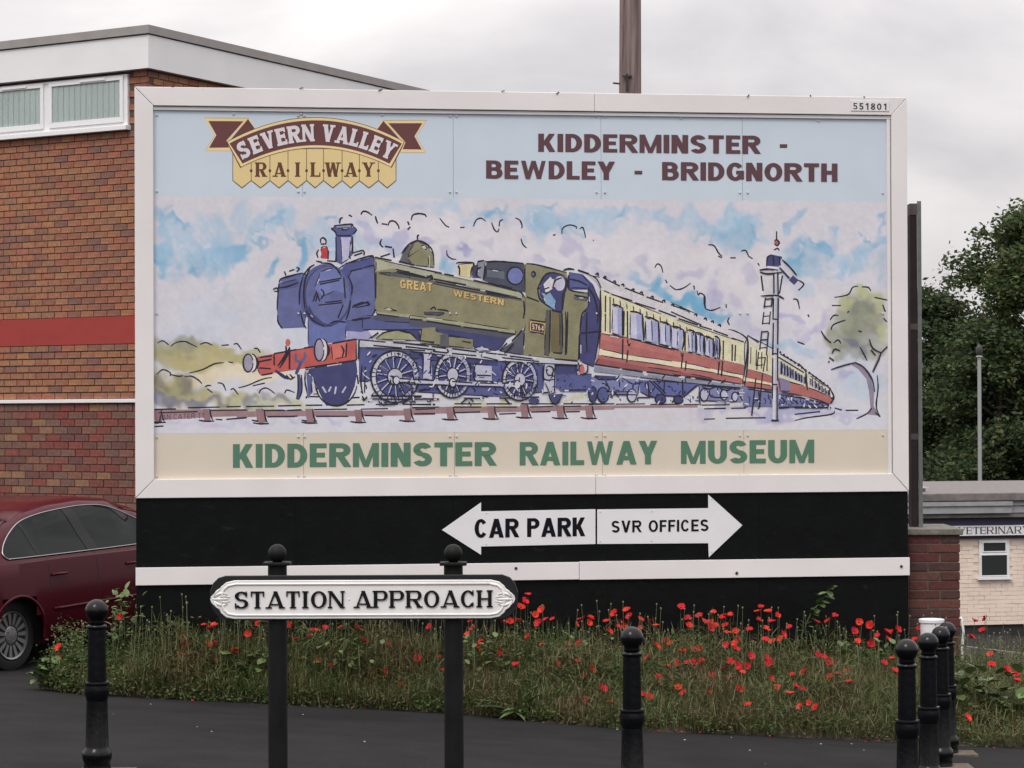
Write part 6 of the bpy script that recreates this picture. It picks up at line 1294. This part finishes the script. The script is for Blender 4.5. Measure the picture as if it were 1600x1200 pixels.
strap = leaf_mesh('strap_leaf', 0.30, 0.020, m_dock, 0.55); oval = leaf_mesh('oval_leaf', 0.085, 0.030, m_bind, 0.15); broad = leaf_mesh('broad_leaf', 0.13, 0.055, m_bind, 0.2); thist = leaf_mesh('lance_leaf', 0.22, 0.026, mat('grey_green_leaf', (0.10, 0.15, 0.08), 0.6, rnd=[(0.09,0.14,0.07),(0.13,0.18,0.10)]), 0.3)
r = random.Random(5)
plant('dock_plant', 806, 1120, 19.75, 'clump of long strap leaved dock at the edge of the bed', 'plant', [((r.uniform(-.05, .05), r.uniform(-.04, .04), 0.01), r.uniform(150, 390), r.uniform(25, 78), r.uniform(0.6, 1.1)) for _ in range(30)], mesh=strap)
st = [(0, 0, 0), (0.02, -0.02, 0.25), (-0.02, -0.03, 0.5), (0.06, -0.03, 0.68), (0.16, -0.03, 0.80), (0.23, -0.03, 0.90)]
def along(st, t_): 
    i = min(len(st)-2, int(t_*(len(st)-1))); f = t_*(len(st)-1)-i; return tuple(st[i][k]+(st[i+1][k]-st[i][k])*f for k in range(3))
plant('climbing_plant', 1256, 1060, 21.0, 'tall leafy climbing plant reaching up the black boarding', 'plant', [(along(st, r.uniform(0.3, 1)), r.uniform(150, 390), r.uniform(-30, 50), r.uniform(0.6, 1.15)) for _ in range(46)], st, mesh=oval)
plant('broadleaf_plant', 1272, 1050, 20.7, 'low plant with large round leaves below the climbing plant', 'plant', [((r.uniform(-.14, .14), r.uniform(-.1, .05), r.uniform(0.1, 0.42)), r.uniform(180, 360), r.uniform(-30, 40), r.uniform(0.6, 1.1)) for _ in range(26)], [(0, 0, 0), (0, 0, 0.3), (0.03, 0, 0.4)], mesh=broad)
plant('thistle_plant', 1106, 1060, 20.8, 'upright grey green thistle leaves amid the poppies', 'plant', [((r.uniform(-.03, .03), r.uniform(-.03, .03), r.uniform(0.12, 0.34)), r.uniform(150, 390), r.uniform(35, 80), r.uniform(0.6, 1.0)) for _ in range(22)], [(0, 0, 0), (0, 0, 0.3), (0, 0, 0.42)], mesh=thist)
plant('nettle_plant', 118, 1062, 20.25, 'low green nettles at the bed corner behind the lone bollard', 'plant', [((r.uniform(-.35, .55), r.uniform(-.1, .12), r.uniform(0.02, 0.20)), r.uniform(0, 360), r.uniform(-20, 50), r.uniform(0.5, 0.9)) for _ in range(70)], [(0, 0, 0), (0, 0, 0.1), (0, 0, 0.16)], mesh=broad)
plant('mallow_plant', 395, 1050, 20.25, 'bright green leafy mallow behind the left sign post', 'plant', [((r.uniform(-.25, .12), r.uniform(-.08, .12), r.uniform(0.04, 0.34)), r.uniform(150, 390), r.uniform(-20, 50), r.uniform(0.45, 0.8)) for _ in range(46)], [(0, 0, 0), (0, 0, 0.2), (0.02, 0, 0.3)], mesh=broad)
plant('burdock_plant', 1545, 1100, 19.9, 'dark green broad leaved clump beside the row of bollards', 'plant', [((r.uniform(-.3, .3), r.uniform(-.12, .12), r.uniform(0.05, 0.38)), r.uniform(150, 390), r.uniform(-10, 60), r.uniform(0.5, 0.95)) for _ in range(80)], [(0, 0, 0), (0, 0, 0.2), (0, 0, 0.34)], mesh=broad)
for (px, py, dp, lab) in ((560, 1040, 20.2, 'leafy green weed clump between the two sign posts'), (905, 1040, 20.6, 'leafy green weed clump left of the lone middle bollard'), (1340, 1060, 20.7, 'leafy green weed clump in front of the right boarding end'), (740, 1060, 20.3, 'leafy green weed clump beside the right sign post')):
    plant('weed_clump', px, py, dp, lab, 'plant', [((r.gauss(0, .13), r.gauss(0, .07), r.uniform(0.08, 0.48)), r.uniform(0, 360), r.uniform(-20, 60), r.uniform(0.25, 0.5)) for _ in range(80)], [(0, 0, 0), (0.01, 0, 0.25), (0, 0, 0.45)], 'leafy weed clumps', mesh=broad)
tall = [(0, 0, 0), (0.02, 0, 0.35), (0.0, 0, 0.62)]
plant('goosefoot_plant', 188, 1050, 20.55, 'tall pale green weed at the left end of the hoarding', 'plant', [((r.gauss(0, .07), r.gauss(0, .05), r.uniform(0.1, 0.66)), r.uniform(0, 360), r.uniform(-10, 70), r.uniform(0.45, 0.9)) for _ in range(110)], tall, mesh=oval)
# poppies at the places where they bloom
m_petal = mat('poppy_petal', (0.5, 0.02, 0.015), 0.6, spec=0.2, rnd=[(0.50,0.018,0.014),(0.58,0.04,0.02),(0.42,0.012,0.018),(0.50,0.016,0.026)]); m_pc = mat('poppy_centre', (0.012, 0.01, 0.012), 0.7); m_ps = mat('poppy_stem', (0.07, 0.09, 0.035), 0.8)
def poppy_mesh(seed):
    r = random.Random(seed); b = MB()
    for k in range(4):
        a0 = math.pi/2*k+r.uniform(-.15, .15); cup = r.uniform(0.35, 0.8); vs = [(0, 0, 0)]; n = 6
        for ring_, rr in ((1, 0.017), (2, 0.031)):
            for j in range(n+1):
                a = a0+(j/n-0.5)*1.9; q = rr*(1 if ring_ == 1 else r.uniform(0.88, 1.1)); vs.append((q*math.cos(a), q*math.sin(a), cup*rr*(0.6 if ring_ == 1 else 0.95)+r.uniform(-.002, .003)+k*0.0006))
        fs = [(0, 1+j, 2+j) for j in range(n)]+[(1+j, 8+j, 9+j, 2+j) for j in range(n)]; b.add(vs, fs, 0)
    b.lathe([(0.004, -0.004), (0.0065, 0.003), (0.004, 0.009)], 7, 1)
    o = b.build('poppy_flower', [m_petal, m_pc], recalc=False); me = o.data; bpy.data.objects.remove(o); return me
pm = [poppy_mesh(i) for i in range(6)]
PP = [(1064,949.5),(961,959),(980,955),(984.5,964),(922,967),(919.5,974),(909,969),(947.5,972),(950,987.5),(971,974),(966,981),(975,980),(1002,984),(1015.5,971),(1025.5,979.5),(1114.5,958),(1075,968),(1076,978),(1100,972.5),(1110,974),(1117,979.5),(1134,964),(1141,962.5),(1134,979),(1189,949.5),(1185,957),(1200,958),(1206,973),(1197,984.5),(1171,985),(1233,980.5),(1222,992),(1149,987),(1137.5,991),(1151,999),(1150,1006),(1134.5,1008),(905,1006),(1024.5,1010.5),(1040,1001),(1047.5,1006),(1180,1006),(1195,1001),(1207,1004),(1067,1020),(1086,1016),(1095,1014.5),(1149,1016),(1279,1023),(1172.5,1026),(1014,1029),(902,1034.5),(924,1047),(1042.5,1043),(1058,1037),(1075,1037),(1081,1040),(1096,1034.5),(1141,1036),(1152.5,1040),(1155,1046),(1166,1041),(1131,1047),(1160,1052),(1199,1031),(1201,1037.5),(1111,1057.5),(1141,1060),(1203,1060.5),(1237.5,1056),(1297.5,1059.5),(1059,1075),(941,1077),(1108,1084),(1154.5,1077.5),(1234,1085),(1244,1074),(1254,1079),(1214,1075),(1014,1090.5),(1004,1088),(1169,1102.5),(1265,1099),(1251,1105),(1275,1106),(1069,1084),
 (1342.5,973),(1360,977.5),(1335,987),(1371,994),(1385,989),(1392.5,989),(1401,984),(1387.5,1001),(1361,1006),(1371,1015),(1339.5,1003),(1436,985),(1430,1000),(1309,1054),(1299,1061),(1326,1067.5),(1381,1037),(1394,1030),(1399,1051),(1522.5,971),(1539,967.5),(1536,987),(1516,996),(1547.5,1023),(1549,1041),(1572.5,1047.5),(1580,1055.5),(1589,1053),(1589,1065),(1510,1122),(1322,1051),
 (319,978),(335,978.5),(387.5,991),(404,975),(334.5,1006.5),(366,1019),(311,1060),(451,978.5),(463,1000),(507,982),(533,981.5),(556,981),(568.5,1002.5),(466,1031),(517,1042),(602,1050.5),(580,1067),(500,1068),(614.5,1077),(653,1029.5),(687,1028),(737,972),(739,982),(731,992),(752.5,1003.5),(745,1015),(779,1022),(788,975),(796.5,971),(809,971),(814,950),(820,941),(825,931),(836,961),(847.5,953),(842.5,975),(854,969),(844.5,1010),(825,996),(806,1040),(870,1037),(890,1015),(93,1013),(93,1027),(85,1039),(189,964),(289,997),(288,1008),(955,1100),(917,1095)]
rq = random.Random(77); PP += [(rq.uniform(240, 700), rq.uniform(975, 1075)) for _ in range(26)]+[(rq.uniform(860, 1330), rq.uniform(960, 1060)) for _ in range(22)]
r = random.Random(3); proto = None
for i, (px, py) in enumerate(PP):
    x_ = (px-800)/195.0; bk = bed_back(x_)-0.12 if x_ > -3.0 else 20.45; fr = bed_edge(max(-3.7, min(5.0, x_)))+0.12
    t_ = min(1.0, max(0.0, (py-965)/(1110.0-965))); d_ = bk+(fr-bk)*t_+r.uniform(-.06, .06); p = at_depth(px, py, max(d_, fr)); z = bedz(p.x, p.y)
    e = empty('poppy', (p.x, p.y, z)); hgt = max(0.05, p.z-z)
    f = bpy.data.objects.new('flower', pm[i % 6]); C.objects.link(f); f.parent = e; f.location = (0, 0, hgt); f.rotation_euler = (r.uniform(0.1, 1.15), r.uniform(-.5, .5), r.uniform(-1.2, 1.2)); s_ = r.uniform(0.8, 1.2); f.scale = (s_, s_, s_)
    b = MB(); bend = r.uniform(-.04, .04); b.tube([(bend, 0.01, -0.01), (bend*.3, 0, hgt*.6), (0, 0, hgt)], 0.0018, 4); b.build('stem', m_ps, e)
    tag(e, 'red poppy flower on a thin stem among the weeds', 'poppy', 'red poppies in the bed')
# fallen petals and grit along the edge of the bed
b = MB(); r = random.Random(8)
for i in range(75):
    x = r.uniform(0.9, 4.4) if r.random() < 0.8 else r.uniform(-3.3, 0.9); y = bed_edge(x)-r.gauss(0, 0.10); z = (bedz(x, y)+0.05 if in_bed(x, y) else gz(x, y)+0.008); a = r.uniform(0, 6.28); s_ = r.uniform(0.006, 0.015)
    b.add([(x+s_*math.cos(a+k*1.57), y+s_*math.sin(a+k*1.57), z+r.uniform(0, .012)) for k in range(4)], [(0, 1, 2, 3)])
stuff(b.build('fallen_petals', m_petal, recalc=False))
b = MB()
for i in range(26):
    x = r.uniform(-4, 5); y = r.uniform(15.5, 19.8); 
    if in_bed(x, y): continue
    s_ = r.uniform(0.004, 0.010); b.lathe([(s_, 0), (s_*.7, s_*.5), (s_*.1, s_*.6)], 5, M=Matrix.Translation((x, y, gz(x, y)+0.001)))
stuff(b.build('road_grit', mat('pale_grit', (0.3, 0.3, 0.28), 0.9)))
